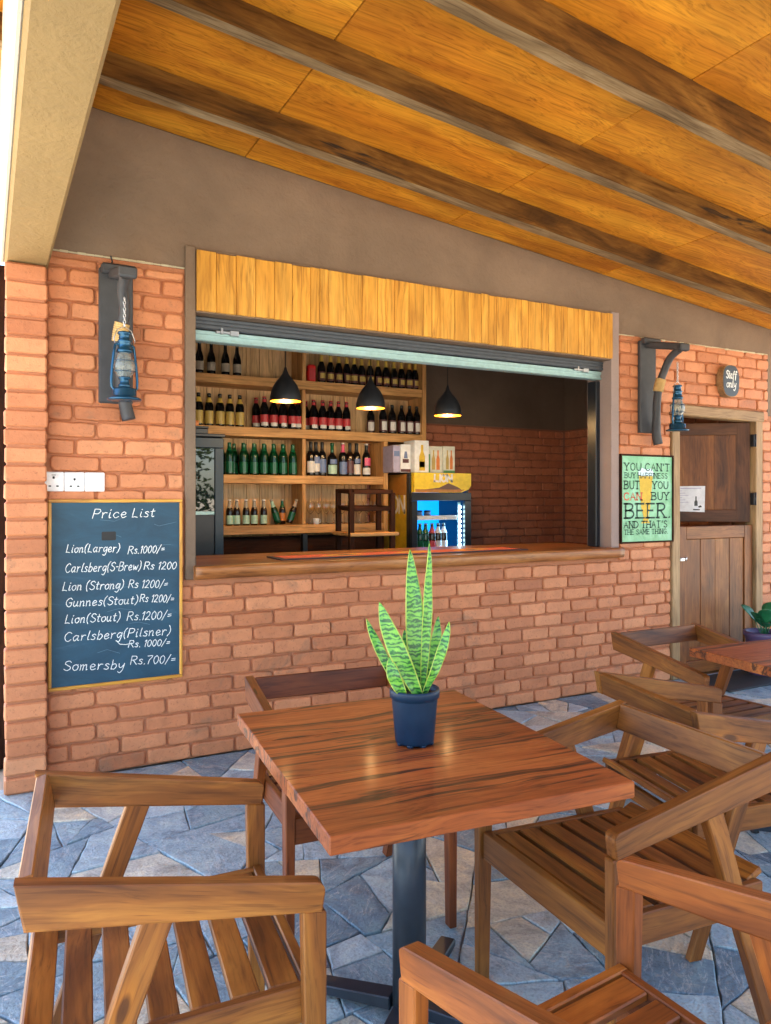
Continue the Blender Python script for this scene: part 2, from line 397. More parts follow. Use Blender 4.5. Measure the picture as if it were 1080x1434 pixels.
def width(p):
    return min(max((q[0]-a[0])*(b[1]-a[1])-(q[1]-a[1])*(b[0]-a[0]) if False else abs((q[0]-a[0])*(b[1]-a[1])-(q[1]-a[1])*(b[0]-a[0]))/(math.hypot(b[0]-a[0],b[1]-a[1])+1e-9) for q in p) for a,b in zip(p,p[1:]+p[:1]) if math.hypot(b[0]-a[0],b[1]-a[1])>.02)
def shatter(poly,out):
    A=abs(area(poly))
    if A<rs.choice((.018,.035,.055,.08,.11)): out.append(poly); return
    best=None
    for _ in range(14):
        cx=sum(q[0] for q in poly)/len(poly); cy=sum(q[1] for q in poly)/len(poly); s_=math.sqrt(A)*.22
        px,py=cx+rs.uniform(-s_,s_),cy+rs.uniform(-s_,s_); an=rs.uniform(0,math.pi); nx,ny=math.cos(an),math.sin(an)
        p1=clip(poly,px,py,nx,ny); p2=clip(poly,px,py,-nx,-ny)
        if len(p1)<3 or len(p2)<3: continue
        sc=min(width(p1)/math.sqrt(abs(area(p1))+1e-9),width(p2)/math.sqrt(abs(area(p2))+1e-9))+rs.uniform(0,.25)
        if best is None or sc>best[0]: best=(sc,p1,p2)
    shatter(best[1],out); shatter(best[2],out)
polys=[]; shatter([(X0,Y0),(X1,Y0),(X1,Y1),(X0,Y1)],polys)
for poly in polys:
    if area(poly)<0: poly=poly[::-1]
    src=poly
    for a,b in zip(src,src[1:]+src[:1]):
        L=math.hypot(b[0]-a[0],b[1]-a[1])
        if L<.004: continue
        nx,ny=(b[1]-a[1])/L,-(b[0]-a[0])/L; g=rs.uniform(.001,.0035)
        poly=clip(poly,a[0]-nx*g,a[1]-ny*g,nx,ny)
        if len(poly)<3: break
    if len(poly)<3: continue
    # rough edges
    rp=[]
    n=len(poly)
    for k in range(n):
        a,b=poly[k],poly[(k+1)%n]; L=math.hypot(b[0]-a[0],b[1]-a[1])
        if L<.01: continue
        m=max(1,int(L/.045))
        for j in range(m):
            t=j/m; x=a[0]+(b[0]-a[0])*t; y=a[1]+(b[1]-a[1])*t
            am=.0035 if j else .002
            rp.append((x+rs.uniform(-am,am),y+rs.uniform(-am,am)))
    if len(rp)<3: continue
    cx=sum(a[0] for a in rp)/len(rp); cy=sum(a[1] for a in rp)/len(rp)
    mb.tint=min(1,max(0,rs.betavariate(1.25,1.3))); zt=rs.uniform(-.004,.003); sx,sy=rs.uniform(-.012,.012),rs.uniform(-.012,.012)
    off=Vector((rs.uniform(0,90),rs.uniform(0,90),0)); ra=rs.uniform(0,6.28); ca,sa=math.cos(ra),math.sin(ra)
    def gv(x,y): return (ca*x-sa*y+off[0],sa*x+ca*y+off[1],mb.tint*5)
    lo=[mb.vert((x,y,-.03),gv(x,y)) for x,y in rp]
    md_=[mb.vert((x,y,zt-.0025+sx*(x-cx)+sy*(y-cy)),gv(x,y)) for x,y in rp]
    up=[]
    for x,y in rp:
        r=math.hypot(x-cx,y-cy) or 1; k=1-min(.4,.005/r); xx,yy=cx+(x-cx)*k,cy+(y-cy)*k
        up.append(mb.vert((xx,yy,zt+sx*(xx-cx)+sy*(yy-cy)),gv(xx,yy)))
    n=len(rp)
    for k in range(n):
        j=(k+1)%n; mb.face((lo[k],lo[j],md_[j],md_[k])); mb.face((md_[k],md_[j],up[j],up[k]),True)
    mb.face(up)
st=mb.build('terrace_stones',M['stone']); st.parent=fl

mb=MB(); mb.box(-.02,.112,.42,.52,-.04,2.62,.006,'z'); tp=mb.build('timber_post',M['rack']); tag(tp,'dark timber post just left of the brick pillar','post')
# ---------------------------------------------------------------- brick work
def brick_face(mb,x0,x1,z0,z1,to3,depth=.012,rs=random):
    # one brick standing out of the mortar; to3(x,z,d): d = distance in front of the mortar
    w,h=x1-x0,z1-z0
    if w<.02 or h<.02: return
    mb.tint=min(1,max(0,rs.gauss(.5,.14)))
    rc=min(.014,w*.3,h*.3); pts=[]
    for cx,cz,a0 in ((x1-rc,z1-rc,0),(x0+rc,z1-rc,90),(x0+rc,z0+rc,180),(x1-rc,z0+rc,270)):
        for k in range(3):
            a=R(a0+45*k); pts.append((cx+rc*math.cos(a),cz+rc*math.sin(a)))
    full=[]
    n=len(pts)
    for k in range(n):
        a,b=pts[k],pts[(k+1)%n]; full.append(a); L=math.hypot(a[0]-b[0],a[1]-b[1])
        m=int(L/.05)
        for j in range(1,m+1): t=j/(m+1); full.append((a[0]+(b[0]-a[0])*t,a[1]+(b[1]-a[1])*t))
    cx,cz=(x0+x1)/2,(z0+z1)/2; dd=depth*rs.uniform(.8,1.25); tx,tz=rs.uniform(-.02,.02),rs.uniform(-.03,.03)
    full=[(x+rs.uniform(-.003,.003),z+rs.uniform(-.003,.003)) for x,z in full]
    def D(x,z): return tx*(x-cx)+tz*(z-cz)
    r0=[mb.vert(to3(x+(.003 if x>cx else -.003),z+(.003 if z>cz else -.003),-.003)) for x,z in full]
    r1=[mb.vert(to3(x,z,dd*.62+D(x,z))) for x,z in full]
    def ins(x,z,d): return (x-math.copysign(min(d,abs(x-cx)),x-cx), z-math.copysign(min(d,abs(z-cz)),z-cz))
    r2=[]; r3=[]
    for x,z in full:
        a,b=ins(x,z,.003); r2.append(mb.vert(to3(a,b,dd*.93+D(a,b))))
    for x,z in full:
        a,b=ins(x,z,.0075); r3.append(mb.vert(to3(a,b,dd+D(a,b)+rs.uniform(-.0006,.0006))))
    n=len(full)
    for A,B in ((r0,r1),(r1,r2),(r2,r3)):
        for k in range(n): j=(k+1)%n; mb.face((A[k],A[j],B[j],B[k]),True)
    mb.face(r3,False)
def brick_area(mb,x0,x1,z0,z1,to3,course=.0845,length=.232,joint=.012,holes=(),seed=1,depth=.012,shift=0):
    rs=random.Random(seed); nrow=int(math.ceil((z1-z0)/course-.2))
    for r in range(nrow):
        za=z0+r*course; zb=min(za+course,z1)
        if zb-za<.03: continue
        spans=[(x0,x1)]
        for hx0,hx1,hz0,hz1 in holes:
            if zb-.012>hz0 and za+.012<hz1:
                ns=[]
                for a,b in spans:
                    if hx1<=a or hx0>=b: ns.append((a,b)); continue
                    if hx0>a: ns.append((a,hx0))
                    if hx1<b: ns.append((hx1,b))
                spans=ns
        for a,b in spans:
            x=a-((length/2 if r%2 else 0)+shift+rs.uniform(-.015,.015))
            while x<b:
                L=length+rs.uniform(-.014,.014); u,v=max(x,a),min(x+L,b)
                if v<b and b-v<.045: v=b; 
                if v-u>.04: brick_face(mb,u+joint/2+.001,v-joint/2,za+joint/2+rs.uniform(-.002,.002),zb-joint/2+rs.uniform(-.002,.002),to3,depth,rs)
                x=max(x+L,v)
    mb.tint=.5
CA,CB=3.407,.1055     # ceiling height = CA - CB*x
def cz(x): return CA-CB*x

OPX0,OPX1,OPZ0,OPZ1=.985,3.985,.99,2.715
DX0,DX1,DZ1=4.605,5.675,2.105
wall=thing('brick_wall','terracotta brick front wall with taupe plaster above and a wide serving opening','wall',(.08,0,0))
wall.location=(0,0,0)
mb=MB(); fr=lambda x,z,d:(x,.010-d,z)
brick_area(mb,.262,6.4,0,2.585,fr,holes=((.93,4.065,.955,2.8),(DX0,DX1,-1,DZ1),(5.76,6.5,2.07,3)),seed=5,depth=.016)
mb.build('brickwork',M['brick'],wall)
mb=MB()
for a,b,c,d in ((.12,.94,0,2.61),(.94,4.05,0,.955),(4.05,DX0+.02,0,2.61),(DX0+.02,DX1-.02,DZ1-.02,2.61),(DX1-.02,6.4,0,2.61)): mb.box(a,b,.0105,.232,c,d,.001)
mb.build('mortar_bed',M['mortar'],wall)
mb=MB()
def plast(poly,y0,y1): mb.prism(poly,lambda p:(p[0],y0,p[1]),lambda p:(p[0],y1,p[1]))
top=[(6.4,cz(6.4)),( .12,cz(.12))]
plast([(.12,2.612),(.936,2.612),(.936,2.73),(4.062,2.73),(4.062,2.575),(5.76,2.575),(5.76,2.07),(6.4,2.07)]+top,.0035,.23)
mb.build('upper_plaster',M['taupe'],wall)
mb=MB()
# cream ledge where the brick stops
def ledge(x0,x1,z):
    n=int((x1-x0)/.04); 
    for i in range(n):
        a=x0+(x1-x0)*i/n; b=x0+(x1-x0)*(i+1)/n; h=random.uniform(.006,.014)
        mb.box(a,b,-.002-random.uniform(0,.004),.006,z-h*.4,z+h*.6,.002)
ledge(.28,.934,2.612); ledge(4.066,5.75,2.578)
mb.build('ledge',M['ledge'],wall)
for x0,x1,nm in ((.935,.990,'jamb'),(3.985,4.062,'jamb')):
    mb=MB(); mb.box(x0,x1,-.012,.236,.955,2.735,.004,'z'); mb.build('jamb',M['jamb'] if x0>2 else M['taupe'],wall)
# tongue and groove cladding over the opening
mb=MB(); x=.9915; rs=random.Random(3)
while x<3.98:
    wd=rs.choice((.10,.105,.055,.11,.06)); b=min(x+wd,3.9835)
    if 3.9835-b<.03: b=3.9835
    mb.box(x,b-.002,-.030-rs.uniform(0,.002),-.012,2.392+rs.uniform(-.002,.002),2.712+rs.uniform(-.003,.003),.003,'z'); x=b
mb.build('wood_cladding',M['clad'],wall)
mb=MB(); mb.box(.9915,3.9835,-.011,.228,2.385,2.728,.002); mb.build('lintel',M['taupe'],wall)

# pillar
pil=thing('brick_pillar','narrow terracotta brick pillar one brick wide at the left end of the wall','pillar',(.17,-.05,0))
mb=MB(); rs=random.Random(8)
n=29
for i in range(n):
    za=i*2.5/n; zb=(i+1)*2.5/n; mb.tint=min(1,max(0,rs.gauss(.55,.2)))
    j=lambda a:rs.uniform(-a,a)
    x0,x1,y0=-.092+j(.004),.088+j(.004),-.062+j(.004)
    c=[((x1 if k&1 else x0)+j(.002),(.02 if k&2 else y0),(zb-.006 if k&4 else za+.006)+j(.002)) for k in range(8)]
    mb.hexa(c,.007)
mb.build('brickwork',M['brick'],pil)
mb=MB(); mb.box(-.083,.079,-.050,.045,0,2.499,.002); mb.build('mortar_bed',M['mortar'],pil)

# concrete edge beam
mb=MB(); mb.box(.077,.268,-4.6,.0,2.502,3.33,.012,'y'); eb=mb.build('concrete_beam',M['stucco']); tag(eb,'tan stuccoed concrete beam running out overhead from the brick pillar','beam')
mb=MB(); mb.box(.060,.0765,-4.6,.0,2.515,3.34,.004,'y'); mb.build('daylit_face',M['daylit'],eb)  # outer face of the beam as a paler sheet, daylight painted in

# roof
roof=thing('roof','sloping roof lined with orange stained wood boards over rough beams','roof',(2.5,-1.5,2.9)); roof.location=(0,0,0)
mb=MB(); by=[-4.5,-3.85,-3.17,-2.5,-1.825,-1.165,-.49,0.0]; rs=random.Random(4)
seams=[-1.38,-.06,1.265,2.595,3.905,5.22,6.5]  # left end is an unseen overhang, added to keep sun off the terrace
sl=Vector((1,0,-CB)).normalized(); nr=Vector((CB,0,1)).normalized()
for a,b in zip(by,by[1:]):
    for u,v in zip(seams,seams[1:]):
        if v<.2: u,v=u,min(v,.2)
        g=.003
        c=[]
        for k in range(8):
            x=v-g if k&1 else u+g; y=(b if b>-.1 else b+.0) if k&2 else a
            z=cz(x)+(.014 if k&4 else 0)+rs.uniform(-.0005,.0005); c.append((x,y,z))
        mb.hexa(c,.002,(Vector((1,0,0)),Vector((0,1,0)),Vector((0,0,1))))
mb.build('ceiling_boards',M['ceil'],roof)
mb=MB()
c=[]
for k in range(8):
    x=6.6 if k&1 else -1.4; c.append((x,2.7 if k&2 else -4.6,cz(x)+(.10 if k&4 else .016)))
mb.hexa(c,.01); mb.build('roof_deck',M['brown_print'],roof)
def rough_beam(yc,wd,ht,seed):
    mb=MB(); n=90; xs=[-1.35+7.85*i/n for i in range(n+1)]; rings=[]; o=seed*13.7
    for x in xs:
        zc=cz(x); ring=[]
        prof=[(-wd/2,.004),(-wd/2,-ht*.33),(-wd/2,-ht*.66),(-wd/2,-ht+.005),(-wd/2+.004,-ht),(0,-ht-.001),(wd/2-.004,-ht),(wd/2,-ht+.005),(wd/2,-ht*.5),(wd/2,.004)]
        for k,(y,z) in enumerate(prof):
            p=Vector((x*2.3,k*1.1+o,0)); d=noise.noise(p)*.003+noise.noise(Vector((x*9,k*3.3+o,5)))*.003
            e=0 if k in (0,9) else noise.noise(Vector((x*4,k+o,9)))*.004
            ring.append(mb.vert((x,yc+y+d*(1 if y>0 else -1 if y<0 else 0)+.02*noise.noise(Vector((x*.4,o,2))),zc+z+e),(x+o,y*1.0+k*.03,z)))
        rings.append(ring)
    for a,b in zip(rings,rings[1:]):
        for k in range(9):
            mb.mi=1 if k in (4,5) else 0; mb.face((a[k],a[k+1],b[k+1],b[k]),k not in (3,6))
    mb.mi=0
    mb.face(rings[0]); mb.face(rings[-1][::-1])
    o=mb.build('beam',[M['beam'],M['beam_under']],roof); o.data.set_sharp_from_angle(angle=R(28)); return o
for i,(y,wd,ht) in enumerate(((-.495,.085,.115),(-1.165,.072,.108),(-1.825,.085,.15),(-2.5,.08,.12),(-3.17,.08,.12),(-3.85,.08,.12))): rough_beam(y,wd,ht,i+1)

# ---------------------------------------------------------------- inside of the bar
mb=MB(); mb.box(.3,5.9,.24,2.6,-.045,-.004,.001); tag(mb.build('bar_floor',M['joint']),kind='structure')
iw=thing('back_wall','dim brick wall at the back of the bar with dark taupe plaster above','wall')
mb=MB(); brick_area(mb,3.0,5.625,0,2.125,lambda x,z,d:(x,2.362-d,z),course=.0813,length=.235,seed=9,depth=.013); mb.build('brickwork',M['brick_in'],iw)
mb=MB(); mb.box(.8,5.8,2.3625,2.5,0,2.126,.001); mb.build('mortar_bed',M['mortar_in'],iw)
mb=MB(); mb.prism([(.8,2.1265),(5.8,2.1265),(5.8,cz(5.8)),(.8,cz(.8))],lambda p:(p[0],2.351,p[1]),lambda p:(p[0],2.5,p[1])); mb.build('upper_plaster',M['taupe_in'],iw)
sw=thing('side_wall','dim brick wall closing the right side of the bar behind the serving opening','wall')
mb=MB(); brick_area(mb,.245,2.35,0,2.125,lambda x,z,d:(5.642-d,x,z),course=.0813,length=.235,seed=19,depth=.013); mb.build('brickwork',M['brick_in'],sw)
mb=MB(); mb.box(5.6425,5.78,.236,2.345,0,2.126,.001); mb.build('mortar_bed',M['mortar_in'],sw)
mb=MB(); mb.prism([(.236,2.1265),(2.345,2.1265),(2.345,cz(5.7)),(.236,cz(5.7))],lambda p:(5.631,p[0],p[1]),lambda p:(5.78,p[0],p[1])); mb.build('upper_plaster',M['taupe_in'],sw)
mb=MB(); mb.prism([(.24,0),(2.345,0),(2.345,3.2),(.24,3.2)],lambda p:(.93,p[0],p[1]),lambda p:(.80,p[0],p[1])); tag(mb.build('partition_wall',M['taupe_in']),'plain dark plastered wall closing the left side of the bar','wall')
# ---------------------------------------------------------------- writing: a small stroke alphabet on a 10-unit grid
GL={
'A':"0,0 3,10 6,0|1.1,3.8 4.9,3.8",'B':"0,0 0,10|~0,10 4,9.8 5,8 3.8,5.8 0,5.2|~0,5.2 4.4,5 5.8,2.6 4,.2 0,0",'C':"~6,8.4 4,10 1.4,8.6 .2,5 1.4,1.4 4,0 6.2,1.8",
'D':"0,0 0,10|~0,10 3.6,9.4 6,5 3.6,.6 0,0",'E':"0,0 0,10|0,10 5,10|0,5.2 4,5.2|0,0 5.2,0",'G':"~6,8.4 4,10 1.4,8.6 .2,5 1.4,1.4 4,0 6,1.6 6,4.6|3.6,4.6 6.4,4.6",
'H':"0,0 0,10|6,0 6,10|0,5 6,5",'I':"1,0 1,10",'L':"~.8,10 .6,5 .4,.2|~.4,.2 2.5,.6 5,0",'M':"0,0 0,10|0,10 3.5,3|3.5,3 7,10|7,10 7,0",'N':"0,0 0,10|0,10 6,0|6,0 6,10",
'O':"~3,10 .6,8 .2,5 .8,1.8 3,0 5.4,1.8 6,5 5.4,8.2 3,10",'P':"0,0 0.6,10|~.6,10 4.4,9.8 5.8,7.6 4.2,5.2 .4,4.8",'R':"0,0 0.3,10|~.3,10 4,9.9 5.4,7.8 4,5.6 .2,5|2.2,5.2 5.8,0",
'S':"~5.4,8.6 3.6,10 1,9 .8,6.8 3,5.2 5.2,3.6 5,1.2 2.6,0 .2,1.6",'T':"3,0 3,10|0,10 6,10",'U':"~0,10 .1,4 1,.8 3,0 5,.8 5.9,4 6,10",'Y':"0,10 3,5|6,10 3,5|3,5 3,0",
'a':"~4.6,5.2 2.4,6.2 .3,3.2 2,.1 4.4,3|~4.8,6 4.5,2 5,.3 6,.8",'b':"~1,10 .8,5 .6,0|~.7,4 3,6 4.8,3.4 3,.1 .7,.8",'c':"~4.6,5 2.6,6.2 .4,3.2 2.2,0 5,1.2",
'e':"~.5,3 3.6,3.4 4.2,5 2.4,6.2 .4,3.4 2,0 5,1.2",'f':"~5,9 3.4,10 2.4,7 1.8,-1.5|.4,6 4.4,6.2",'g':"~4.6,5.2 2.4,6.2 .4,3.4 2,.6 4.4,3.4|~4.8,6 4.6,0 3,-4 .4,-3",
'i':"~1,6 .8,2 1.2,.1 2.2,.6|1.2,8.2 1.4,8.9",'l':"~1.6,10 .9,5 .8,.8 2.2,.5",'m':"~.2,6 .5,3 .4,0|~.5,4 2.2,6 2.8,4 2.7,0|~2.8,4 4.8,6 5.4,4 5.4,.2 6.4,.7",'n':"~.2,6 .5,3 .4,0|~.5,4 2.8,6.2 4,4 3.9,.3 5,.7",
'o':"~2.6,6 .6,4.8 .4,2 2.2,0 4.4,1.6 4.4,4.6 2.6,6 4.6,5.6",'r':"~.3,6 .6,3 .5,0|~.6,3.6 2.2,5.8 4,5.6",'s':"~4,5.2 2.4,6.2 .8,4.8 3.6,2.4 2.8,.2 .2,.8",'t':"~1.8,9 1.4,4 1.8,.4 3.4,.8|0,6.2 3.6,6.4",
'u':"~.3,6 .3,2 1.8,0 4,2.4|~4.2,6 4,2 4.6,.2 5.4,.8",'v':"~.2,6 2,.2 4.2,6",'w':"~.2,6 1.2,.2 3,4.6 4.4,.2 6.2,6",'y':"~.3,6 .8,2.6 2.6,1.6 4.6,4.6|~4.9,6 4.2,-1 2,-4 .3,-2.6",'d':"~4.4,5 2.2,6.2 .3,3 2,.1 4.4,2.6|~5,10 4.7,3 5.4,.3",
'0':"~2.6,10 .6,7.6 .4,3 2.2,0 4.4,2.4 4.6,7.2 2.6,10",'1':"~.4,7.6 2.2,10 1.8,5 1.5,0",'2':"~.4,7.8 2.2,10 4.4,8.2 3.4,4.6 .2,.2 2.6,.6 5,0",'7':"~.2,9.6 5,9.8 2.6,5 1.8,0",
'(':"~3,11 .8,7.6 .6,2.6 2.2,-1.4",')':"~.4,11 2.4,7.4 2.4,2.6 .2,-1.4",'/':"0,-1 4,11",'.':".4,0 .8,.3",'=':"0,3.4 3.6,3.8|.2,5.6 3.6,5.9",'-':".2,4.6 3,4.9","'":"1,10 .7,7.6",' ':""}
def crom(p):
    if len(p)<3: return p
    q=[p[0]]+p+[p[-1]]; out=[]
    for i in range(1,len(q)-2):
        for k in range(5):
            t=k/5; a,b,c,d=q[i-1],q[i],q[i+1],q[i+2]
            out.append(tuple(.5*((2*b[j])+(-a[j]+c[j])*t+(2*a[j]-5*b[j]+4*c[j]-d[j])*t*t+(-a[j]+3*b[j]-3*c[j]+d[j])*t**3) for j in (0,1)))
    out.append(p[-1]); return out
def strokes(text,gap=1.7,serif=False):
    x=0; out=[]
    for ch in text:
        s=GL[ch]
        if not s: x+=3.4; continue
        mx=0
        for st_ in s.split('|'):
            sm=st_[0]=='~'; pts=[tuple(float(c) for c in q.split(',')) for q in st_.lstrip('~').split()]
            mx=max(mx,max(p[0] for p in pts))
            L=crom(pts) if sm else pts
            out.append([(a+x,b) for a,b in L])
            if serif and not sm and len(pts)==2 and abs(pts[0][1]-pts[1][1])>4:
                for q in pts:
                    if q[1] in (0,10): out.append([(q[0]+x-1.1,q[1]),(q[0]+x+1.1,q[1])])
        x+=mx+gap
    return out,x-gap
def write(mb,text,x0,x1,z,h,to3,width,rise=0,slant=.12,serif=False,jit=0,gap=1.7):
    # text from x0 to x1 standing on z, capitals h high
    S,W_=strokes(text,gap,serif); kx=(x1-x0)/W_; ky=h/10
    for s in S:
        pts=[(x0+(a)*kx+b*ky*slant+random.uniform(-jit,jit),z+b*ky+rise*a/W_+random.uniform(-jit,jit)) for a,b in s]
        mb.ribbon(pts,width,to3)

# chalkboard price list
bd=thing('chalkboard','tall blue chalkboard in a thin wooden frame with a handwritten price list','chalkboard',(.592,0,.447))
mb=MB(); mb.box(-.312,.312,-.020,-.006,.012,.927,.001); mb.build('board_panel',M['slate'],bd)
mb=MB()
mb.box(-.324,.324,-.030,-.003,.922,.938,.003); mb.box(-.324,.324,-.030,-.003,0,.016,.003); mb.box(-.324,-.309,-.030,-.003,.0165,.9215,.003,'z'); mb.box(.309,.324,-.030,-.003,.0165,.9215,.003,'z')
mb.build('frame',M['clad'],bd)
def bx(px): return -.324+(px-203)/557*.648
random.seed(21)
t3=lambda p:(p[0],-.0212,p[1])
def bz(py,px): # pixels of the photo crop to board metres (sides converge slightly)
    t=(px-203)/557; top=172; bot=980-t*60; return .938*(bot-py)/(bot-top)
for txt,xa,xb,ya,yb,h in (("Price List",378,640,252,246,46),("Lion(Larger)",272,490,396,393,40),("Rs.1000/=",524,682,402,396,38),("Carlsberg(S-Brew)",268,580,480,470,44),("Rs 1200",592,735,468,466,38),
    ("Lion (Strong)",258,506,556,548,42),("Rs 1200/=",526,696,545,545,40),("Gunnes(Stout)",270,566,624,612,42),("Rs 1200/=",574,724,604,606,38),("Lion(Stout)",268,492,694,684,42),("Rs.1200/=",520,712,682,676,42),
    ("Carlsberg(Pilsner)",264,708,770,742,44),("Rs. 1000/=",526,706,796,788,34),("Somersby",262,510,892,886,46),("Rs.700/=",534,730,868,862,42)):
    x0,x1=bx(xa),bx(xb); z0,z1=bz(ya,xa),bz(yb,xb)
    Wt=strokes(txt)[1]; ws_=txt.split(' ')
    for wi,wd_ in enumerate(ws_):
        a0=strokes(' '.join(ws_[:wi])+' ')[1]+1.7 if wi else 0; a1=strokes(' '.join(ws_[:wi+1]))[1]; f0,f1=a0/Wt,a1/Wt
        mb=MB(); write(mb,wd_,x0+(x1-.006-x0)*f0,x0+(x1-.006-x0)*f1,z0+(z1-z0)*f0,h/808*.938*.86,t3,.0036,rise=(z1-z0)*(f1-f0),slant=.2,jit=.0009); mb.build('chalk_writing',M['chalk'],bd)
# a little underline flourish
mb=MB(); mb.ribbon([(bx(480),bz(772,480)),(bx(490),bz(782,490)),(bx(515),bz(784,515)),(bx(540),bz(778,540))],.003,t3)
mb.build('chalk_flourish',M['chalk'],bd)
rs=random.Random(2)
M['dust']=plain('faint_chalk_dust',(.10,.17,.22),.9)
for k in range(9):
    x,z=rs.uniform(-.24,.2),rs.uniform(.06,.85); mb=MB(); mb.ribbon([(x,z),(x+rs.uniform(.02,.07),z+rs.uniform(-.012,.012)),(x+rs.uniform(.08,.12),z+rs.uniform(-.02,.02))],.0022,lambda p:(p[0],-.0207,p[1])); mb.build('chalk_smear',M['dust'],bd)
mb=MB(); mb.box(bx(415),bx(474),-.0212,-.0200,bz(345,440),bz(308,440),.004); mb.build('rubbed_patch',M['rubber'],bd)

# switch plates
def plate(x,label,kind):
    t=thing('wall_socket' if kind<2 else 'switch_plate',label,'socket' if kind<2 else 'light switch',(x,0,1.472))
    mb=MB(); mb.box(-.0465,.0465,-.020,.005,-.048,.048,.004); mb.build('plate',M['white'],t)
    if kind<2:
        for (a,b,r_,h_) in ((0,.020 if kind==0 else .012,.007,.011),(-.017,-.022,.008,.007),(.017,-.022,.008,.007)):
            mb=MB(); mb.box(a-r_*.8,a+r_*.8,-.0212,-.016,b-h_*.6,b+h_*.6,.002); mb.build('pin_hole',M['hole'],t)
        mb=MB(); mb.box(.018,.036,-.024,-.018,.012,.036,.002); mb.build('rocker',M['white'],t)
        if kind==0: mb=MB(); mb.box(-.010,.010,-.0212,-.016,.031,.034,.001); mb.build('indicator',M['hole'],t)
    else:
        for a,b in ((-.022,.022),(.022,.022),(0,0),(-.022,-.022),(.022,-.022)):
            mb=MB(); mb.box(a-.008,a+.008,-.025,-.018,b-.009,b+.009,.002); mb.build('rocker',M['white'],t)
plate(.2935,'white wall socket with black pin holes, next to the brick pillar',0)
plate(.3885,'white wall socket between another socket and the switch plate',1)
plate(.4835,'white plate with five small switches right of two wall sockets',2)

# beer poster
po=thing('poster','green poster of a yellow beer glass among dark words in a thin dark frame','poster',(4.341,0,1.055))
mb=MB(); mb.box(-.262,.262,-.016,-.004,.010,.643,.001); mb.build('print',M['poster'],po)
mb=MB(); mb.box(-.274,.274,-.026,-.003,.641,.654,.003); mb.box(-.274,.274,-.026,-.003,0,.012,.003); mb.box(-.274,-.260,-.026,-.003,.0125,.6405,.003,'z'); mb.box(.260,.274,-.026,-.003,.0125,.6405,.003,'z'); mb.build('frame',M['rack'],po)
mb=MB(); f=lambda d:(lambda p:(p[0],d,p[1]))
mb.prism([(-.085,.495),(.055,.495),(.030,.26),(.010,.20),(.012,.16),(.035,.145),(-.065,.145),(-.042,.16),(-.040,.20),(-.062,.26)],f(-.0172),f(-.0155)); mb.build('printed_beer',M['beer'],po)
mb=MB(); mb.prism([(-.088,.497),(.058,.497),(.066,.525),(.040,.552),(-.01,.545),(-.06,.556),(-.092,.528)],f(-.0172),f(-.0155)); mb.build('printed_foam',M['foam'],po)
mb=MB(); t3=f(-.0182)
def pz(y): return .654*(1350-y)/(1350-100)
def px_(x): return -.274+.548*(x-70)/(720)
for txt,xa,xb,yb,h,wd in (("YOU CAN'T",125,735,325,100,.0075),("BUY HAPPINESS",130,705,432,72,.0052),("BUT",125,320,585,108,.0085),("YOU",500,715,580,100,.0075),("BUY",490,725,740,105,.0085),("BEER.",140,735,995,200,.014),("AND THAT'S",120,700,1135,92,.0075),("THE SAME THING.",120,710,1225,66,.005)):
    write(mb,txt,px_(xa),px_(xb),pz(yb),.654*h/1250,t3,wd,slant=0,serif=True,gap=2.4)
mb.build('lettering',M['ink'],po)
mb=MB(); write(mb,"CAN",px_(118),px_(350),pz(742),.654*100/1250,t3,.009,slant=0,serif=True,gap=2.4); mb.build('red_lettering',M['redink'],po)

# staff only sign: a slice of branch
sg=thing('staff_sign','oval dark sign cut from a branch reading Staff only above the door','sign',(5.215,-.004,2.315))
def oval(a,b,n=28,sq=.72): 
    return [(a*math.copysign(abs(math.cos(2*math.pi*k/n))**sq,math.cos(2*math.pi*k/n)),b*math.copysign(abs(math.sin(2*math.pi*k/n))**sq,math.sin(2*math.pi*k/n))) for k in range(n)]
mb=MB(); mb.prism(oval(.098,.126),lambda p:(p[0],-.060,p[1]),lambda p:(p[0],0,p[1])); mb.build('bark_slice',M['doorframe'],sg)
mb=MB(); mb.prism(oval(.094,.122),lambda p:(p[0],-.0625,p[1]),lambda p:(p[0],-.059,p[1])); mb.build('painted_face',M['black'],sg)
mb=MB(); t3=lambda p:(p[0],-.0635,p[1]); write(mb,"Staff",-.062,.060,.018,.062,t3,.008,slant=.1,gap=1.2); write(mb,"only",-.058,.052,-.052,.058,t3,.008,slant=.1,gap=1.2); mb.build('lettering',M['chalk'],sg)

